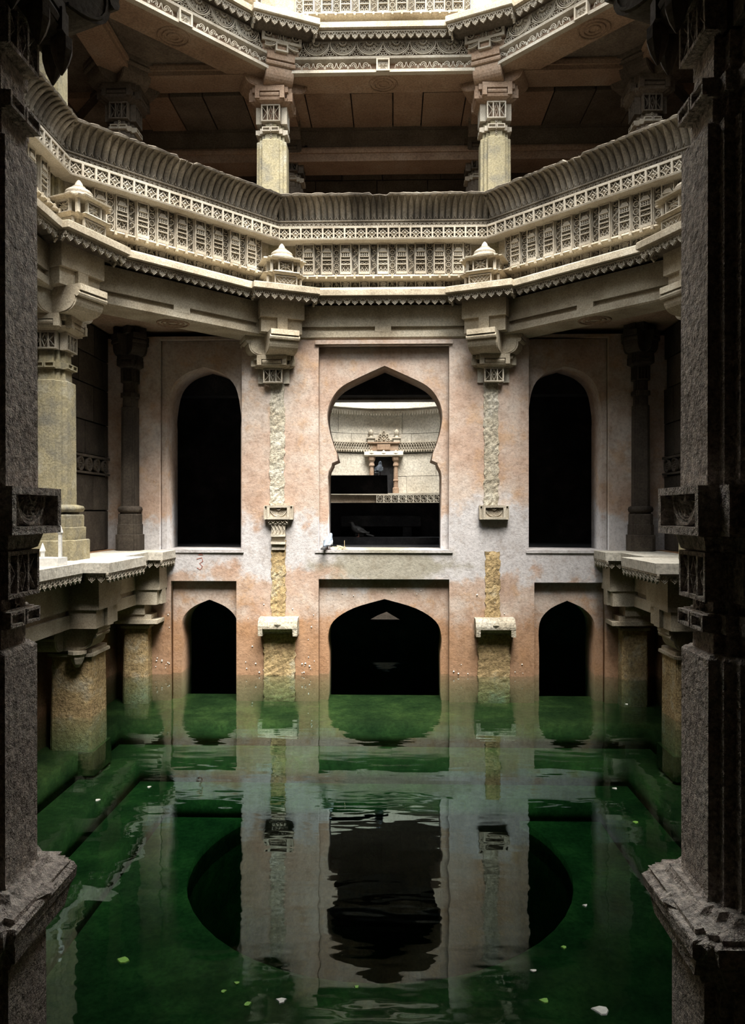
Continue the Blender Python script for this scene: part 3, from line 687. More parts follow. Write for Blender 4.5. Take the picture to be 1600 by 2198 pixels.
def crown(t, key, zs, inward, tang, imp, mat, pmat, engaged=False, lotus=False):
    """neck panel, capital, four scroll brackets and impost block; zs = panel0,panel1,cap1,br1,imp1"""
    p0, p1, c1, b1, i1 = zs
    nk = PA('neck', C(key + 'neck', lambda: MB().lz([(p0, sqs(.16, .045)), (p1, sqs(.16, .045))]).mesh('neck', mat)), t)
    for k in range(4):
        a = k * PI / 2; d = .185; P('carved_panel', C(key + 'cp', lambda: g_carvedpanel(.26, p1 - p0).mesh('carved_panel', pmat)), nk, (d * math.sin(a), -d * math.cos(a), (p0 + p1) / 2), a)
    def cap():
        h = c1 - p1; mb = MB()
        mb.lz([(p1, sqs(.2, .045)), (p1 + h * .15, sqs(.27, .045)), (p1 + h * .3, sqs(.285, .045)), (p1 + h * .32, sqs(.24, .045)), (p1 + h * .62, sqs(.25, .045)), (p1 + h * .66, sqs(.29, .045)), (c1, sqs(.29, .045))])
        for k in range(4):
            m2 = MB().roll((0, -.265, p1 + h * .47), .03, .13, n=8)
            for sx in (-1, 1): m2.box(sx * .17 - .03, sx * .17 + .03, -.3, -.22, p1 + h * .2, p1 + h * .75)
            mb.join(m2.rotz(k * PI / 2))
        return mb.mesh('capital', mat)
    PA('capital', C(key + 'cap', cap), t)
    for k in range(4):
        ln = inward if k == 0 else tang
        P('bracket', C(key + 'br%.2f' % ln, lambda: bracket_mesh(ln, .19, c1, b1, mat)), t, (0, 0, 0), k * PI / 2)
    f, hw = imp; mid = b1 + (i1 - b1) * .42
    def impost():
        mb = MB().box(-hw, hw, -f, .35, mid, i1).box(-hw + .02, hw - .02, -f + .05, .33, b1, mid).box(-.07, .07, -f + .005, 0, b1, mid)
        mb.box(-f + .005, 0, -.07, .07, b1, mid); return mb.mesh('impost_block', mat)
    P('impost_block', C(key + 'imp', impost), t)
    if lotus:
        def lf():
            mb = MB(); W = hw; zt = i1 - .02; H = i1 - mid - .03
            mb.frame(-W, W, mid, i1 - .005, .035, -.03, .01)
            for sx in (-1, 1):
                q = fan_mesh(.17, 5); m2 = MB(); m2.v = [(x + sx * .19, y, z + zt - .04) for x, y, z in q.v]; m2.f = q.f
                keep = [i for i, f_ in enumerate(m2.f) if all(abs(m2.v[v][0]) < W - .02 for v in f_)]; m2.f = [m2.f[i] for i in keep]; mb.join(m2)
            for k in range(4): mb.ring(0, mid + .055 + k * .05, .02, .01, .016, 0, 7)
            mb.frame(-.085, .085, b1 + .01, mid, .02, -.03, .05)
            for k in range(8): mb.petal(0, (b1 + mid) / 2, .055 * math.cos(k * PI / 4), (b1 + mid) / 2 + .05 * math.sin(k * PI / 4), .02, .02, .03)
            for sx in (-1, 1):
                for x in (.125, .20): mb.arc(sx * x, (b1 + mid) / 2 + .01, .032, 0, 280, .010, .018, .04, 7, .012)
            return mb.mesh('lotus_carving', pmat)
        P('lotus_carving', C(key + 'lot', lf), t, (0, -f, 0))
def shaft_band(t, key, z, mat):
    def f():
        mb = MB().lz([(z - .035, sqs(.2, .045)), (z + .035, sqs(.2, .045))])
        for k in range(4):
            m2 = MB()
            for sx in (-1, 1): m2.frame(sx * .06 - .055, sx * .06 + .055, z - .03, z + .03, .012, -.222, -.19)
            mb.join(m2.rotz(k * PI / 2))
        return mb.mesh('band', mat)
    PA('band', C(key + 'band%.2f' % z, f), t)
def chain(t, key, z0, z1, mat, r=.2):
    def f():
        mb = MB(); z = z1
        while z > z0: mb.ring(0, z, .014, .009, .014, 0, 6); z -= .03
        return mb.mesh('chain', mat)
    PA('carved_chain', C(key + 'ch%.2f' % z0, f), t, (0, -r, 0))
def upper_column(loc, th, label, mat, cat='column', back=0.):
    loc = (loc[0] - back * math.sin(th), loc[1] + back * math.cos(th))
    t = T('stone_column', label, cat, (loc[0], loc[1], 5.22), th, None, 5.22)
    PA('shaft', C('ush' + mat.name, lambda: MB().lz([(5.22, sqs(.215, .045)), (7.37, sqs(.205, .045)), (7.385, sqs(.19, .045))]).mesh('shaft', mat)), t)
    PA('shaft_top', C('ust' + mat.name, lambda: MB().lz([(7.38, sqs(.175, .045)), (7.62, sqs(.165, .045))]).mesh('shaft_top', mat)), t)
    shaft_band(t, 'u', 7.51, M['carved']); chain(t, 'u', 7.40, 7.6, M['carved'], .17)
    crown(t, 'u' + mat.name, (7.62, 7.85, 8.07, 8.39, 8.68), .48, .5, (.5, .27), M['soffit'] if mat is not M['dark'] else M['dark'], M['carved'] if mat is not M['dark'] else M['dark'], lotus=mat is not M['dark'])
    return t
upper_column(corner_loc(R(22.5), 0), R(22.5), 'left of the two sunlit columns standing on the far balcony', M['yellow'], back=.13)
upper_column(corner_loc(R(-22.5), 0), R(-22.5), 'right of the two sunlit columns standing on the far balcony', M['yellow'], back=.13)
upper_column(corner_loc(R(67.5), 0), R(67.5), 'sunlit upper column at the left edge, cut by the dark bracket', M['yellow'], back=.13)
upper_column(corner_loc(R(-67.5), 0), R(-67.5), 'upper column at the right edge, almost hidden by the dark pillar', M['yellow'], back=.13)
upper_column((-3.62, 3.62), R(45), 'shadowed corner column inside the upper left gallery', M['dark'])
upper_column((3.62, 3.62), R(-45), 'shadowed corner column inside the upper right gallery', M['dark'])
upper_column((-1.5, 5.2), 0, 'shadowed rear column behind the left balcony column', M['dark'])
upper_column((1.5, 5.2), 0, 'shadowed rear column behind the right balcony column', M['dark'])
# gallery beams
def plain_beam(name, label, p, q, z0, z1, hw, mat):
    dx, dy = q[0] - p[0], q[1] - p[1]; l = math.hypot(dx, dy); t = T(name, label, 'beam', ((p[0] + q[0]) / 2, (p[1] + q[1]) / 2, z0), math.atan2(dy, dx), None, z0)
    P('beam_body', MB().box(-l / 2, l / 2, -hw, hw, z0, z1).mesh('beam_body', mat, jit=.006), t)
    P('fillet', MB().box(-l / 2, l / 2, -hw - .025, hw + .025, z1 - .1, z1 - .04).mesh('fillet', mat, jit=.004), t)
for sg, s in ((-1, 'left'), (1, 'right')):
    plain_beam('gallery_beam', 'dark cross beam from the far balcony column back to the rear column, %s one' % s, (sg * 1.5, 3.9), (sg * 1.5, 5.0), 8.2, 8.36, .17, M['soffit'])
    plain_beam('gallery_beam', 'dark beam from the far balcony column to the %s corner column' % s, (sg * 1.75, 3.62), (sg * 3.4, 3.62), 8.2, 8.36, .2, M['soffit'])
    plain_beam('gallery_beam', 'dark beam along the %s side from the corner column forward' % s, (sg * 3.62, 1.75), (sg * 3.62, 3.4), 8.2, 8.36, .2, M['soffit'])
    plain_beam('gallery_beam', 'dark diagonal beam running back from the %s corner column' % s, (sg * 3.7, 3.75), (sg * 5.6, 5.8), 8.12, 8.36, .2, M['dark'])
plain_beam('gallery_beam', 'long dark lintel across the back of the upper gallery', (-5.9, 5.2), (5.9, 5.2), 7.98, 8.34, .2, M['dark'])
plain_beam('gallery_beam', 'long dark lower lintel carried by the rear columns', (-5.9, 5.2), (5.9, 5.2), 7.75, 7.97, .24, M['soffit'])

# mid-level crown on the engaged columns
def jag(cx, half, z0, z1, y, step=.045, amp=.014, seed=1):
    rr = random.Random(seed); n = int((z1 - z0) / step); Lp, Rp = [], []
    for k in range(n + 1):
        z = z0 + (z1 - z0) * k / n; Lp.append((cx - half + rr.uniform(-amp, amp), z)); Rp.append((cx + half + rr.uniform(-amp, amp), z))
    mb = MB(); n1 = len(Lp)
    for k in range(n1):
        c = (Lp[k][0] + Rp[k][0]) / 2; dy = rr.uniform(-.008, .008); dy2 = rr.uniform(-.008, .008)
        q = (Rp[k][0] - Lp[k][0]) / 5
        mb.v += [(Lp[k][0], y + .03, Lp[k][1])] + [(Lp[k][0] + q * i, y + rr.uniform(-.007, .007), Lp[k][1] + rr.uniform(-.01, .01)) for i in range(6)] + [(Rp[k][0], y + .03, Rp[k][1])]
    for k in range(n1 - 1):
        for i in range(7): mb.f.append((k * 8 + i, k * 8 + i + 1, k * 8 + 9 + i, k * 8 + 8 + i))
    return mb
def lotus_block(half, z0, z1, mat, y):
    mb = MB(); h = (z1 - z0)
    mb.frame(-half, half, z0, z1, h * .16, y - .02, y + .12); mb.box(-half + .01, half - .01, y + .03, y + .12, z0, z1)
    r = min(half * .78, h * .62)
    q = fan_mesh(r, 7); mb.add([(x, yy + y + .03, z + z1 - h * .16) for x, yy, z in q.v], q.f)
    return mb
def engaged(sg, cx, label, extra):
    th = R(22.5) * (-sg); c = corner_loc(th, 0); t = T('engaged_column', label, 'column', (c[0], c[1], 0), th, None, 0)
    crown(t, 'm', (4.0, 4.19, 4.36, 4.64, 5.09), .58, .46, (.43, .30), M['stone'], M['carved'])
    # strips lie in the plane of the wall, so they are turned back
    inv = Matrix.Rotation(-th, 4, 'Z')
    def PW(name, mb, mat, label=None, jit=0):
        me = mb.mesh(name, mat, jit=jit); me.transform(Matrix.Translation((-c[0], -c[1], 0))); me.transform(inv); return P(name, me, t, label=label)
    y = YB - .012
    PW('shaft_strip', jag(cx, .10, 2.32 if not extra else 2.32, 4.02, y, seed=3 + sg), M['strip_pale'])
    PW('lower_strip', jag(cx + .02, .098, .80, 1.86 if extra else 1.70, y, seed=8 + sg), M['strip'], 'orange stained eroded strip')
    m2 = lotus_block(.15, 2.14, 2.33, M['carved'], -.0); m2.box(-.2, .2, .02, .1, 2.15, 2.32)
    for sx in (-1, 1): m2.frame(sx * .175 - .025, sx * .175 + .025, 2.14, 2.33, .012, .0, .06)
    PW('lotus_block', m2.shift(cx + .03, YB - .09, 0), M['carved'], jit=.002)
    if extra:
        m3 = MB().box(-.13, .13, -.05, .05, 2.07, 2.14).rib([(-.13 + k * .0325, 2.09 + (.035 if k % 2 else 0)) for k in range(9)], .014, .02, -.05)
        m3.box(-.095, .095, -.03, .05, 1.93, 2.07)
        for k in range(4): m3.rib([(-.09 + k * .05, 1.94), (-.065 + k * .05, 2.0), (-.09 + k * .05, 2.06)], .014, .022, -.03)
        m3.box(-.1, .1, -.055, .05, 1.905, 1.935).box(-.09, .09, -.01, .05, 1.84, 1.905).box(-.1, .1, -.05, .05, 1.80, 1.835).box(-.09, .09, -.015, .05, 1.72, 1.8)
        PW('carved_neck', m3.shift(cx + .02, YB - .02, 0), M['carved'], jit=.003)
    m4 = MB().px([(.1, .81), (-.14, .80), (-.2, .755), (-.22, .70), (-.22, .665), (-.19, .66), (-.16, .62), (-.14, .615), (-.14, .59), (-.1, .585), (.1, .56)], -.265, .265)
    m4.petal(0, .69, 0, .775, .1, .02, -.225)
    for sx in (-1, 1): m4.box(sx * .235 - .03, sx * .235 + .03, -.22, .05, .57, .67)
    PW('corbel', m4.shift(cx + .035, YB, 0), M['strip_pale'], jit=.003)
    PW('lower_shaft', jag(cx + .035, .215, -1.2, .6, YB - .035, seed=15 + sg), M['strip'])
    return t
engaged(-1, -1.455, 'half-buried stone column in the plaster left of the keyhole arch', True)
engaged(1, 1.475, 'half-buried stone column in the plaster right of the keyhole arch', False)

# mid-level columns of the side galleries
def mid_column(loc, th, label, mat, dark=False):
    t = T('stone_column', label, 'column', (loc[0], loc[1], 1.716), th, None, 1.716)
    if dark: t.scale = (.5, .5, 1)
    km = mat.name
    PA('plinth', C('mpl' + km, lambda: MB().lz([(1.716, sqs(.325, .06)), (1.93, sqs(.325, .06)), (1.935, sqs(.315, .06))]).mesh('plinth', mat, jit=.003)), t)
    PA('base', C('mba' + km, lambda: MB().lz([(1.935, sqs(.29, .055)), (2.07, sqs(.29, .055)), (2.075, sqs(.275, .055)), (2.2, sqs(.275, .055)), (2.215, sqs(.265, .055))]).mesh('base', mat, jit=.003)), t)
    PA('base_roll', C('mbr' + km, lambda: MB().lz([(2.215, sqs(.23, .05)), (2.235, sqs(.23, .05)), (2.245, sqs(.27, .055)), (2.275, sqs(.285, .055)), (2.305, sqs(.27, .055)), (2.32, sqs(.22, .05))]).mesh('base_roll', mat, True)), t)
    PA('shaft', C('msh' + km, lambda: MB().lz([(2.32, sqs(.212, .048)), (3.66, sqs(.205, .048)), (3.67, sqs(.19, .045))]).mesh('shaft', mat)), t)
    PA('shaft_top', C('mst' + km, lambda: MB().lz([(3.67, sqs(.175, .045)), (4.0, sqs(.165, .045))]).mesh('shaft_top', mat)), t)
    shaft_band(t, 'm' + km, 3.83, mat)
    crown(t, 'mm' + km, (4.0, 4.19, 4.36, 4.64, 5.06), .6, .46, (.45, .30), mat if dark else M['stone'], mat if dark else M['carved'])
    return t
mid_column(corner_loc(R(67.5), 0), R(67.5), 'tall sunlit column on the left walkway, yellow-green with a moulded base', M['yellow'])
mid_column(corner_loc(R(-67.5), 0), R(-67.5), 'column on the right walkway, nearly hidden behind the dark right pillar', M['yellow'])
mid_column((-3.46, 3.42), R(45), 'dark corner column beside the left arched doorway', M['shaded'], True)
mid_column((3.46, 3.42), R(-45), 'dark corner column beside the right arched doorway', M['shaded'], True)

# ------------------------------------------------------------------ side walkways over the water (ledge, beam, lower columns)
def walkway(sg):
    side = 'left' if sg < 0 else 'right'
    t = T('stone_walkway', '%s stone walkway ledge above the water with toothed edge' % side, 'walkway', (sg * 3.6, 0, 1.0), 0, None, 1.0)
    fx = lambda x: sg * (x - 3.6)          # local x from |x|
    def poly(xs): return [(fx(x), y) for x, y in xs]
    def ext(pts, z0, z1, mat, nm, jit=.004):
        p = poly(pts); a = sum(p[i][0] * p[(i + 1) % len(p)][1] - p[(i + 1) % len(p)][0] * p[i][1] for i in range(len(p)))
        if a < 0: p = p[::-1]
        return MB().lz([(z0, p), (z1, p)]).mesh(nm, mat, jit=jit)
    segs = [((3.05, -3.6), (3.05, .95)), ((2.78, .95), (2.78, 2.08)), ((3.05, 2.08), (3.05, 2.95)), ((2.86, 2.95), (2.86, YB + .02))]
    for (x0, y0), (x1, y1) in segs:
        P('ledge_slab', ext([(x0, y0 + .005), (x1, y1 - .005), (4.5, y1 - .005), (4.5, y0 + .005)], 1.615, 1.718, M['far'], 'ledge_slab'), t)
        n = max(2, int((y1 - y0) / .107))
        if y0 < -2: n = 0
        for k in range(n):
            P('pendant', piece('pend'), t, (fx(x0 + .02), y0 + (k + .5) * (y1 - y0) / n, 1.61), sg * -PI / 2)
    for k in range(14): P('pendant', piece('pend'), t, (fx(3.07), .9 - k * .107, 1.61), sg * -PI / 2)
    for y in (2.02, 1.0): 
        for x in (2.88, 2.98): P('pendant', piece('pend'), t, (fx(x), y, 1.61), PI if y > 1.5 else 0)
    for x in (2.95, 3.05, 3.15): P('pendant', piece('pend'), t, (fx(x), 3.0, 1.61), 0)
    P('ledge_soffit', ext([(3.14, -3.6), (3.14, YB), (4.4, YB), (4.4, -3.6)], 1.5, 1.62, M['dark'], 'ledge_soffit', 0), t)
    # beam with a long recess
    def strip(y0, y1):
        mb = MB().box(min(fx(3.30), fx(3.7)), max(fx(3.30), fx(3.7)), y0, y1, 1.20, 1.5).box(min(fx(3.345), fx(3.7)), max(fx(3.345), fx(3.7)), y0, y1, 1.14, 1.2).box(min(fx(3.30), fx(3.7)), max(fx(3.30), fx(3.7)), y0, y1, 1.0, 1.14)
        return mb.mesh('ledge_beam', M['stone'], jit=.003)
    for y0, y1 in ((-3.6, 1.2), (1.8, 3.2)): P('ledge_beam', strip(y0, y1), t)
    # imposts and scroll brackets that carry the projecting slabs
    for y, hw, f in ((1.5, .32, 2.98), (3.38, .2, 2.98)):
        P('impost_block', MB().box(min(fx(f), fx(3.7)), max(fx(f), fx(3.7)), y - hw, min(y + hw, YB + .05), 1.2, 1.6).box(min(fx(f + .04), fx(3.7)), max(fx(f + .04), fx(3.7)), y - hw + .02, min(y + hw - .02, YB + .05), 1.0, 1.2)
          .box(min(fx(f), fx(3.7)), max(fx(f), fx(3.7)), y - .08, y + .08, 1.0, 1.2).mesh('impost_block', M['stone'], jit=.003), t)
        me = C('wbr', lambda: bracket_mesh(.55, .17, .74, 1.0, M['stone']))
        if y < 2: P('bracket', me, t, (fx(3.6), y, 0), PI / 2 if sg < 0 else -PI / 2)
        else:
            P('corbel', MB().box(min(fx(3.02), fx(3.6)), max(fx(3.02), fx(3.6)), y - .16, YB + .05, .74, .79).box(min(fx(3.12), fx(3.6)), max(fx(3.12), fx(3.6)), y - .12, YB + .05, .79, .86).box(min(fx(3.2), fx(3.6)), max(fx(3.2), fx(3.6)), y - .14, YB + .05, .86, 1.0).mesh('corbel', M['stone'], jit=.003), t)
        if y < 2:
            P('bracket', C('wbr2', lambda: bracket_mesh(.42, .17, .74, 1.0, M['stone'])), t, (fx(3.6), y, 0), 0); P('bracket', C('wbr2', None), t, (fx(3.6), y, 0), PI)
            P('pendant_knob', MB().lathe([(.02, .56), (.05, .6), (.075, .66), (.08, .70), (.1, .71), (.1, .745)], 8, fx(3.28), y - .16).mesh('knob', M['stone']), t)
    return t
for sg in (-1, 1): walkway(sg)
def low_column(x, y, th, label, hw=.23):
    t = T('flooded_column', label, 'column', (x, y, -.75), th, None, 0)
    t.location.z = 0
    P('shaft', MB().lz([(-.37, sqs(hw + .01, .012)), (.66, sqs(hw, .012))]).mesh('shaft', M['strip'], jit=.003), t)
    P('capital', MB().lz([(.655, sqs(hw - .01, .012)), (.67, sqs(hw + .035, .012)), (.70, sqs(hw + .035, .012)), (.705, sqs(hw + .01, .012)), (.74, sqs(hw + .01, .012))]).mesh('capital', M['stone'], jit=.002), t)
    P('plinth', MB().lz([(-.62, sqs(hw + .05, .012)), (-.36, sqs(hw + .045, .012))]).mesh('plinth', M['algae'], jit=.003), t)
c1 = corner_loc(R(67.5), 0); c2 = corner_loc(R(-67.5), 0)
low_column(-3.38, 1.62, 0, 'left flooded column standing in the water under the walkway', .22)
low_column(3.38, 1.62, 0, 'right flooded column in the water, mostly behind the dark pillar', .22)
low_column(-3.36, 3.5, 0, 'lichen-spotted pilaster at the water in the left rear corner', .165)
low_column(3.36, 3.5, 0, 'rough pilaster at the water in the right rear corner', .165)

# ------------------------------------------------------------------ the two near pillars framing the view
def near_pillar(sg, label):
    th = PI + R(22.5) * sg * 1.0
    x, y = (-1.532 if sg < 0 else 1.482), -AP
    t = T('near_pillar', label, 'pillar', (x, y, 0), math.atan2(y, x) + PI / 2 - PI if False else math.atan2(-y, -x) + PI / 2, None, 0)
    st = .04
    PA('foot', MB().lz([(-1.2, sqs(.235, st)), (.60, sqs(.23, st))]).mesh('foot', M['pitted'], jit=.003), t)
    PA('corbel', MB().lz([(.66, sqs(.24, st)), (.69, sqs(.255, .04)), (.705, sqs(.285, .04)), (.775, sqs(.295, .035)), (.80, sqs(.305, .03)), (.845, sqs(.312, .03)), (.86, sqs(.305, .03)), (.865, sqs(.29, .035)), (.885, sqs(.295, .035)), (.90, sqs(.255, .04)), (.93, sqs(.235, .04))]).shift(0, 0, -.11).mesh('corbel', M['pitted'], jit=.006), t)
    for a in range(4): PA('corbel_boss', MB().petal(0, .845, 0, .90, .16, .05, 0).add([(-.07, 0, .845), (.07, 0, .845), (0, .07, .92), (0, -.02, .86)], [(0, 1, 3), (1, 2, 3), (2, 0, 3)]).shift(0, .025, -.11).mesh('boss', M['pitted']), t, (.31 * math.sin(a * PI / 2), -.31 * math.cos(a * PI / 2), 0), a * PI / 2)
    PA('lower_shaft', MB().lz([(.76, sqs(.232, st)), (.84, sqs(.205, st)), (1.70, sqs(.205, st)), (1.715, sqs(.195, st))]).mesh('lower_shaft', M['pitted'], jit=.002), t)
    PA('waist', MB().lz([(1.71, sqs(.172, st)), (2.1, sqs(.172, st))]).mesh('waist', M['pitted']), t)
    shaft_band(t, 'n', 1.83, M['pitted'])
    blk = PA('block', MB().lz([(2.155, sqs(.215, .03)), (2.32, sqs(.215, .03)), (2.33, sqs(.215, .03))]).mesh('block', M['pitted'], jit=.002), t)
    for k in range(4):
        a = k * PI / 2; d = .185
        PA('carved_panel', C('ncp', lambda: g_carvedpanel(.24, .18).mesh('carved_panel', M['pitted'])), t, (d * math.sin(a), -d * math.cos(a), 2.0), a)
        P('lotus_panel', C('nlot', lambda: lotus_block(.195, 2.155, 2.335, M['pitted'], 0).mesh('lotus_panel', M['pitted'], jit=.001)), blk, (.25 * math.sin(a), -.25 * math.cos(a), 0), a)
        PA('carved_chain', C('nch', lambda: (lambda mb: mb.mesh('chain', M['pitted']))(sum_rings())), t, (.172 * math.sin(a), -.172 * math.cos(a), 1.9), a)
    PA('collar', MB().lz([(2.085, sqs(.18, .045)), (2.1, sqs(.21, .045)), (2.15, sqs(.225, .045)), (2.16, sqs(.2, .045))]).mesh('collar', M['pitted'], jit=.002), t)
    PA('shaft', MB().lz([(2.32, sqs(.207, st)), (3.66, sqs(.203, st)), (3.67, sqs(.19, st))]).mesh('shaft', M['pitted'], jit=.002), t)
    PA('shaft_top', MB().lz([(3.67, sqs(.178, st)), (4.0, sqs(.165, st))]).mesh('shaft_top', M['pitted']), t)
    shaft_band(t, 'nn', 3.8, M['pitted'])
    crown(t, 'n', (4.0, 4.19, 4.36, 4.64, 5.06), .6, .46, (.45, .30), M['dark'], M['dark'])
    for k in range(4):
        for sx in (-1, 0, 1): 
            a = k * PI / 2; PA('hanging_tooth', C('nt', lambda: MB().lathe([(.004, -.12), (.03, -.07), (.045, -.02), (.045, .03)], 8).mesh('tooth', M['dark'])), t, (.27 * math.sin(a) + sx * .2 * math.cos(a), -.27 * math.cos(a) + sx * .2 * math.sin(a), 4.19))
    return t
def sum_rings():
    mb = MB()
    for k in range(3): mb.ring(0, .03 - k * .035, .02, .01, .018, 0, 7)
    return mb
near_pillar(-1, 'dark foreground pillar on the left, pitted sandstone'); near_pillar(1, 'dark foreground pillar on the right, pitted sandstone')

# ================================================================== second court seen through the keyhole arch
CX, CY, CR = .02, 8.45, 2.15
def arcbox(mb, a0, a1, r0, r1, z0, z1, st=4):
    n = max(1, int(round(abs(a1 - a0) / st))); A = [a0 + (a1 - a0) * k / n for k in range(n + 1)]; f = lambda r, a, z: (CX + r * math.sin(R(a)), CY + r * math.cos(R(a)), z)
    return mb.loft([[f(r0, a, z0), f(r1, a, z0), f(r1, a, z1), f(r0, a, z1)] for a in A])
wf = S('wall_far', arcbox(arcbox(arcbox(MB(), -136, 136, CR + .34, CR + .6, -3, 4.9, 8), -80, 80, CR + .34, CR + 2.4, 4.86, 5.0, 8), -80, 80, CR + 2.2, CR + 2.4, 5.0, 8.2, 8).mesh('wall', M['dark']))
S('ceiling', arcbox(MB(), -80, 80, CR + .3, CR + 2.4, 7.6, 7.8, 8).mesh('ceiling', M['dark']))
rr = random.Random(11)
for (z0, z1) in ((2.65, 3.07), (3.08, 3.60), (3.62, 4.06), (4.07, 4.58)):
    a = -100 + rr.uniform(0, 10)
    while a < 100:
        d = rr.uniform(24, 46); e = min(a + d, 102)
        if z0 < 3.5 and a < -3 and e > -3: pass
        P('stone_block', arcbox(MB(), a, e - .25, CR - rr.uniform(0, .012), CR + .36, z0, z1).mesh('block', M['far'], jit=.002), wf); a = e
P('projecting_course', arcbox(MB(), -75, 75, CR - .32, CR + .3, 4.62, 4.86).mesh('course', M['far'], jit=.004), wf)
mb = MB(); arcbox(mb, -75, 75, CR - .2, CR + .3, 4.55, 4.63)
for k in range(-34, 35):
    a = k * 1.9; x, y = CX + (CR - .21) * math.sin(R(a)), CY + (CR - .21) * math.cos(R(a))
    q = MB().py([(-.034, 4.58), (-.022, 4.52), (0, 4.47), (.022, 4.52), (.034, 4.58)], -.015, .015); q.rotz(-R(a)); mb.join(q.shift(x, y, 0))
o = P('toothed_fringe', mb.mesh('fringe', M['carved']), wf, kind='stuff')
mb = MB(); arcbox(mb, -75, 75, CR + .0, CR + .1, 3.70, 3.85); arcbox(mb, -75, 75, CR - .06, CR, 3.845, 3.87); arcbox(mb, -75, 75, CR - .06, CR, 3.675, 3.70)
for k in range(-40, 41):
    a = k * 1.7; x, y = CX + (CR - .05) * math.sin(R(a)), CY + (CR - .05) * math.cos(R(a))
    q = MB().rib([(-.03, 3.705), (0.0, 3.775), (-.03, 3.84)], .016, .02).rib([(.03, 3.705), (0.0, 3.775), (.03, 3.84)], .016, .02).py([(-.026, 3.68), (0, 3.63), (.026, 3.68)], -.02, .02); q.rotz(-R(a)); mb.join(q.shift(x, y, 0))
P('lattice_band', mb.mesh('band', M['carved']), wf, kind='stuff')
# lower railing band with square tiles
P('railing_ledge', arcbox(arcbox(MB(), -70, 70, CR - .4, CR + .2, 2.63, 2.67), -70, 70, CR - .4, CR + .2, 2.42, 2.45).mesh('ledge', M['carved']), wf)
P('railing_back', arcbox(MB(), -70, 70, CR - .33, CR - .2, 2.45, 2.63).mesh('back', M['dark']), wf)
def far_tile():
    mb = MB(); mb.frame(-.085, .085, -.09, .09, .012, -.02, .02); mb.rib([(0, .08), (.07, 0), (0, -.08), (-.07, 0)], .016, .02, 0, True); mb.rib([(0, .045), (.035, 0), (0, -.045), (-.035, 0)], .012, .016, 0, True)
    for sx in (-1, 1):
        for sz in (-1, 1): mb.rib([(sx * .075, sz * .08), (sx * .035, sz * .04)], .012, .014)
    return mb
for k in range(-1, 9):
    a = k * 5.6; P('lattice_tile', C('fartile', lambda: far_tile().mesh('tile', M['carved'])), wf, (CX + (CR - .38) * math.sin(R(a)), CY + (CR - .38) * math.cos(R(a)), 2.54), -R(a))
# carved niche on the far wall
nx = -.07; t = T('carved_niche', 'small carved shrine niche on the pale curved wall seen through the keyhole arch', 'niche', (nx, CY + CR, 2.66), 0, None, 2.66)
P('recess_shade_panel', MB().box(-.25, .25, -.06, .0, 2.66, 3.52).mesh('recess', M['black']), t)  # black sheet painted in for the shade inside the niche opening
for sx in (-1, 1):
    P('pilaster', C('npil', lambda: MB().lz([(2.66, sqs(.07, .015)), (2.8, sqs(.07, .015)), (2.81, sqs(.05, .012)), (2.95, sqs(.05, .012)), (2.97, sqs(.062, .012)), (3.0, sqs(.05, .012)), (3.3, sqs(.045, .01)), (3.32, sqs(.065, .012)), (3.4, sqs(.05, .01)), (3.45, sqs(.08, .015)), (3.53, sqs(.09, .015))]).mesh('pilaster', M['soffit'])), t, (sx * .28, -.12, 0))
    P('finial', C('nfin', lambda: MB().box(-.075, .075, -.1, 0, 3.86, 3.95).box(-.1, .1, -.12, 0, 3.95, 3.98).lathe([(.05, 3.98), (.03, 4.02), (.055, 4.07), (.06, 4.11), (.03, 4.15), (.01, 4.17)], 8, 0, -.06).mesh('finial', M['carved'])), t, (sx * .3, -.03, 0))
cn = MB().px([(0, 3.53), (-.2, 3.53), (-.24, 3.56), (-.22, 3.60), (-.08, 3.67), (0, 3.67)], -.45, .45)
for sx in (-1, 0, 1): cn.petal(sx * .28, 3.545, sx * .28, 3.68, .16, .03, -.215)
P('canopy', cn.mesh('canopy', M['carved']), t)
P('frieze', MB().box(-.34, .34, -.1, 0, 3.67, 3.84).box(-.15, .15, -.13, 0, 3.69, 3.82).box(-.38, .38, -.14, 0, 3.84, 3.87).mesh('frieze', M['soffit']), t)
cr_ = MB(); rr = random.Random(3)
cr_.py([(-.22, 3.86), (.22, 3.86), (.19, 3.97), (.1, 4.08), (0, 4.17), (-.1, 4.08), (-.19, 3.97)], -.03, 0)
for (x, z, r) in ((0, 3.99, .06), (-.11, 3.93, .035), (.11, 3.93, .035), (-.08, 4.03, .03), (.08, 4.03, .03), (0, 4.1, .032), (-.17, 3.9, .028), (.17, 3.9, .028), (-.05, 3.9, .02), (.05, 3.9, .02)): cr_.ring(x, z, r, .018, .03, -.03, 8); cr_.boss(x, z, r * .5, .04, -.03)
P('crest', cr_.mesh('crest', M['carved']), t)
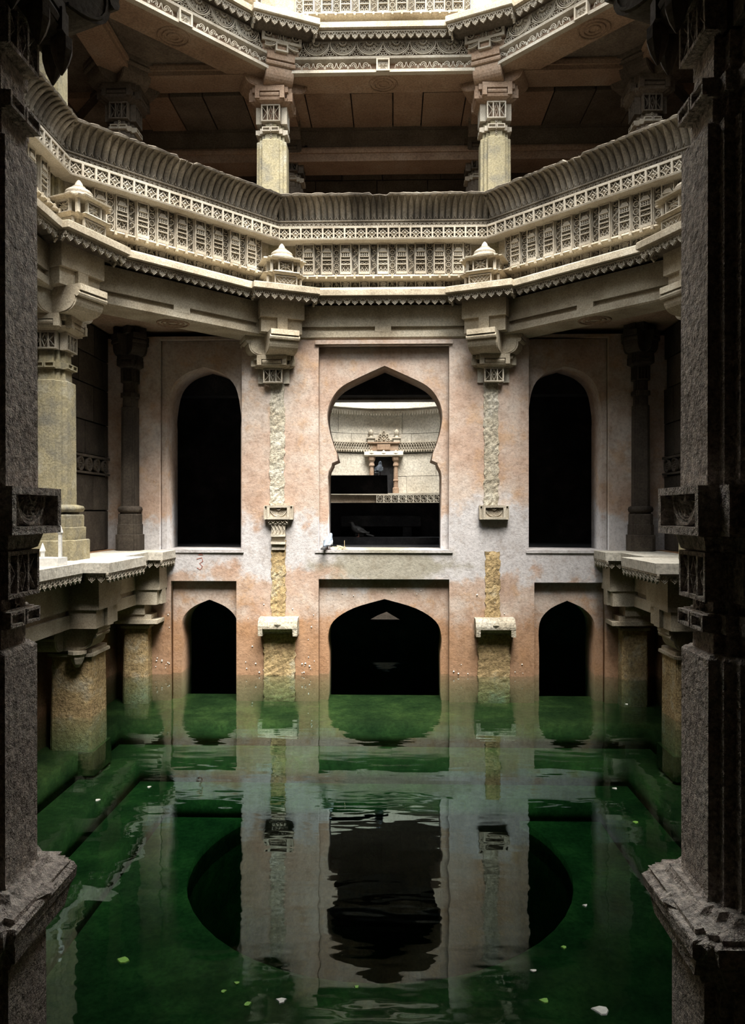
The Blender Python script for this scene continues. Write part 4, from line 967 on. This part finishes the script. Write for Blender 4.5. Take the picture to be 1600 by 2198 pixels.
# corridor between the two courts
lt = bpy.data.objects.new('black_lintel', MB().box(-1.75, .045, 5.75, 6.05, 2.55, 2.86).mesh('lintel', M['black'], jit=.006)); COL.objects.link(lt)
lt['label'] = 'black stone beam with a pigeon on it, behind the keyhole arch'; lt['category'] = 'beam'
def simple(name, label, cat, mb, mat, jit=.004):
    o = bpy.data.objects.new(name, mb.mesh(name, mat, jit=jit)); COL.objects.link(o); o['label'] = label; o['category'] = cat; return o
simple('corridor_beam', 'dark grey beam near the top of the keyhole arch', 'beam', MB().box(-1.9, 1.9, 5.6, 5.9, 4.10, 4.18), M['dark'])
simple('stone_bench', 'dim stone bench deep inside the keyhole arch', 'bench', MB().box(-.72, .6, 5.7, 6.05, 2.0, 2.17).box(-.5, -.35, 5.72, 6.0, 1.72, 2.0).box(.3, .45, 5.72, 6.0, 1.72, 2.0), M['black'])  # bench and rail coloured near black to carry the corridor's gloom
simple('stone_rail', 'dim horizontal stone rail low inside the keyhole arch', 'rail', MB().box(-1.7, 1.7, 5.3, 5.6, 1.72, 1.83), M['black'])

# ------------------------------------------------------------------ pigeons and nest
def pigeon(name, label, loc, rot, s=1., wing='paleblue', body='slate'):
    t = T(name, label, 'pigeon', loc, rot, None, 0)
    sp = [(-.17, .055, .012, .03), (-.12, .065, .035, .022), (-.07, .085, .05, .045), (0, .105, .062, .065), (.06, .125, .058, .066), (.095, .16, .04, .045), (.105, .19, .03, .03), (.115, .215, .029, .029), (.13, .23, .024, .025), (.148, .235, .010, .012)]
    mb = MB(); n = 10
    rings = []
    for i, (x, z, ry, rz) in enumerate(sp):
        a = sp[max(i - 1, 0)]; b_ = sp[min(i + 1, len(sp) - 1)]; dx, dz = b_[0] - a[0], b_[1] - a[1]; l = math.hypot(dx, dz); ux, uz = -dz / l, dx / l
        rings.append([(x + ux * rz * math.sin(2 * PI * k / n), ry * math.cos(2 * PI * k / n), z + uz * rz * math.sin(2 * PI * k / n)) for k in range(n)])
    mb.loft(rings); mb.v = [(x * s, y * s, z * s) for x, y, z in mb.v]
    P('body', mb.mesh('pigeon', M[body], True), t)
    for sy in (-1, 1):
        q = MB().add([(.07, sy * .052, .13), (.02, sy * .068, .145), (-.06, sy * .055, .13), (-.16, sy * .02, .075), (-.08, sy * .06, .07), (.03, sy * .066, .075), (0, sy * .076, .11)], [(0, 1, 6), (1, 2, 6), (2, 3, 6), (3, 4, 6), (4, 5, 6), (5, 0, 6)]); q.v = [(x * s, y * s, z * s) for x, y, z in q.v]
        P('wing', q.mesh('wing', M[wing]), t, label='pale blue-grey wing' if wing == 'paleblue' else None)
        q = MB().box(-.005, .005, sy * .025 - .005, sy * .025 + .005, 0, .06).box(-.01, .03, sy * .025 - .012, sy * .025 + .012, 0, .006); q.v = [(x * s, y * s, z * s) for x, y, z in q.v]
        P('leg', q.mesh('leg', M['red']), t)
    q = MB().lathe([(.009, 0), (.006, .014), (.001, .028)], 6); q.v = [((.146 + z) * s, y * s, (.236 - x * .8 - z * .3) * s) for x, y, z in q.v]; P('beak', q.mesh('beak', M['beak']), t)
    q = MB().box(-.25, -.13, -.03, .03, .035, .055, .0, .0); q.v = [(x * s, y * s, (z + (x + .13) * .25) * s) for x, y, z in q.v]; P('tail', q.mesh('tail', M['beak']), t, label='dark tail')
    return t
pigeon('pigeon', 'grey pigeon perched on the black beam inside the keyhole arch', (-.10, 5.9, 2.862), R(80), 1.0)
pigeon('pigeon', 'pale blue pigeon on the left end of the middle sill beside its nest', (-.76, YB + .07, 1.724), R(75), .9)
pigeon('pigeon', 'dark pigeon standing in the gloom inside the keyhole arch', (-.42, 5.5, 1.832), R(170), 1.0, 'beak', 'beak')
mb = MB(); rr = random.Random(4)
for k in range(46):
    a = rr.uniform(0, 2 * PI); r = rr.uniform(0, .09); l = rr.uniform(.05, .13); x, y, z = r * math.cos(a) * 1.3, r * math.sin(a) * .7, rr.uniform(.0, .035); d = rr.uniform(0, PI); e = rr.uniform(-.015, .02)
    c_, s_ = math.cos(d) * l / 2, math.sin(d) * l / 2 * .6; q = .0035
    mb.add([(x - c_, y - s_ - q, z), (x - c_, y - s_ + q, z), (x - c_, y - s_, z + 2 * q), (x + c_, y + s_ - q, z + e), (x + c_, y + s_ + q, z + e), (x + c_, y + s_, z + e + 2 * q)], [(0, 1, 4, 3), (1, 2, 5, 4), (2, 0, 3, 5), (0, 2, 1), (3, 4, 5)])
mb.box(.06, .066, 0, .006, 0, .12)
o = simple('nest', 'straggly nest of dry twigs on the middle sill by the pigeon', 'nest', mb.shift(-.60, YB + .1, 1.726), M['twig'], 0)
# white iron railing piece on the left walkway
t = T('iron_railing', 'white painted spear-topped railing end on the left walkway', 'railing', (-3.28, .62, 1.718), 0, None, 0)
P('base_frame', MB().box(-.28, .17, -.1, .1, 0, .075).mesh('base', M['white'], jit=.002), t)
for x, h in ((.145, .30), (-.03, .12), (-.2, .3)):
    P('spear_post', MB().box(x - .014, x + .014, -.014, .014, .07, h).lathe([(.016, h), (.03, h + .02), (.012, h + .075), (.002, h + .1)], 4, x, 0, PI / 4).mesh('post', M['white']), t)

# ------------------------------------------------------------------ bits floating on the water, shells on the wall, mark on the plaster
spots = [(1293, 2170, 0.05, 'paleleaf', 'crumpled pale scrap floating near the bottom right corner of the pool'),
         (605, 2150, 0.035, 'paleleaf', 'pale scrap floating at the bottom of the pool, left of its middle'),
         (266, 2063, 0.045, 'greenleaf', 'bright green leaf floating on the dark water at the left'),
         (766, 2120, 0.02, 'greenleaf', "tiny green fleck at the bottom of the pool, just left of the frame's centre line"),
         (510, 2112, 0.02, 'greenleaf', 'tiny green fleck above and left of the pale scrap at the bottom'),
         (531, 2158, 0.025, 'greenleaf', 'tiny green fleck beside the pale scrap at the bottom, on its left'),
         (1366, 1766, 0.03, 'greenleaf', "small green fleck on the right of the pool, level with the right pillar's lower shaft"),
         (1346, 1512, 0.03, 'paleleaf', 'small pale fleck near the water line at the right'),
         (1322, 1693, 0.025, 'paleleaf', 'small pale fleck on the right side of the water above the green one'),
         (1171, 2150, 0.03, 'greenleaf', 'green fleck just left of the crumpled pale scrap'),
         (1212, 2035, 0.02, 'greenleaf', 'green fleck above the crumpled pale scrap at the lower right'),
         (480, 2130, 0.02, 'greenleaf', 'tiny green fleck farthest left of those along the bottom edge'),
         (210, 1718, 0.03, 'paleleaf', 'pale fleck farthest left on the water, over the submerged steps'),
         (320, 1690, 0.025, 'paleleaf', 'pale fleck on the left over the submerged steps, the one nearer the middle'),
         (1258, 1945, 0.02, 'paleleaf', 'tiny pale fleck in the dark reflection right of the reflected pier'),
         (1147, 2085, 0.02, 'paleleaf', 'tiny pale fleck below the reflected right pier, lowest of the pale ones there')]
for k, (px, py, s, m_, lb) in enumerate(spots):
    rr = random.Random(k); mb = MB(); n = 7; ring = [(s * (1 if i % 2 else .55) * rr.uniform(.6, 1.2) * math.cos(2 * PI * i / n), s * .7 * rr.uniform(.6, 1.2) * math.sin(2 * PI * i / n)) for i in range(n)]
    mb.lz([(.001, ring), (.006, [(x * .9, y * .9) for x, y in ring])]); p = to_world(px, py, 0)
    o = bpy.data.objects.new('floating_leaf', mb.mesh('floating_leaf', M[m_])); COL.objects.link(o); o.location = p
    o['label'] = lb; o['category'] = 'leaf'; o['group'] = 'leaf flecks on the water'
rr = random.Random(9); mb = MB()
for k in range(70):
    x = rr.choice((rr.uniform(-3.3, -2.95), rr.uniform(-1.95, -.9), rr.uniform(.95, 2.0), rr.uniform(-.85, .85))); z = rr.choice((rr.uniform(.03, .25), rr.uniform(.05, 1.25)))
    if abs(x) < .87: z = rr.uniform(1.06, 1.28)
    yy = YB + (.10 if abs(x) < .87 else -.004); r = rr.uniform(.006, .014); mb.add([(x - r, yy, z), (x, yy, z + r * 1.4), (x + r, yy, z), (x, yy, z - r), (x, yy - r, z)], [(0, 4, 1), (1, 4, 2), (2, 4, 3), (3, 4, 0)])
o = P('shells', mb.mesh('shells', M['snail']), wb, kind='stuff')
mb = MB().rib([(-.05, .06), (.02, .08), (.035, .03), (-.01, .0), (.03, -.04), (0, -.085), (-.045, -.06)], .016, .003); mb.py([(-.03, .115), (.0, .15), (.04, .115)], -.003, 0)
P('painted_mark', mb.mesh('painted_mark', M['red']), wb, (-2.52, YB - .001, 1.53), label='faint red painted mark')
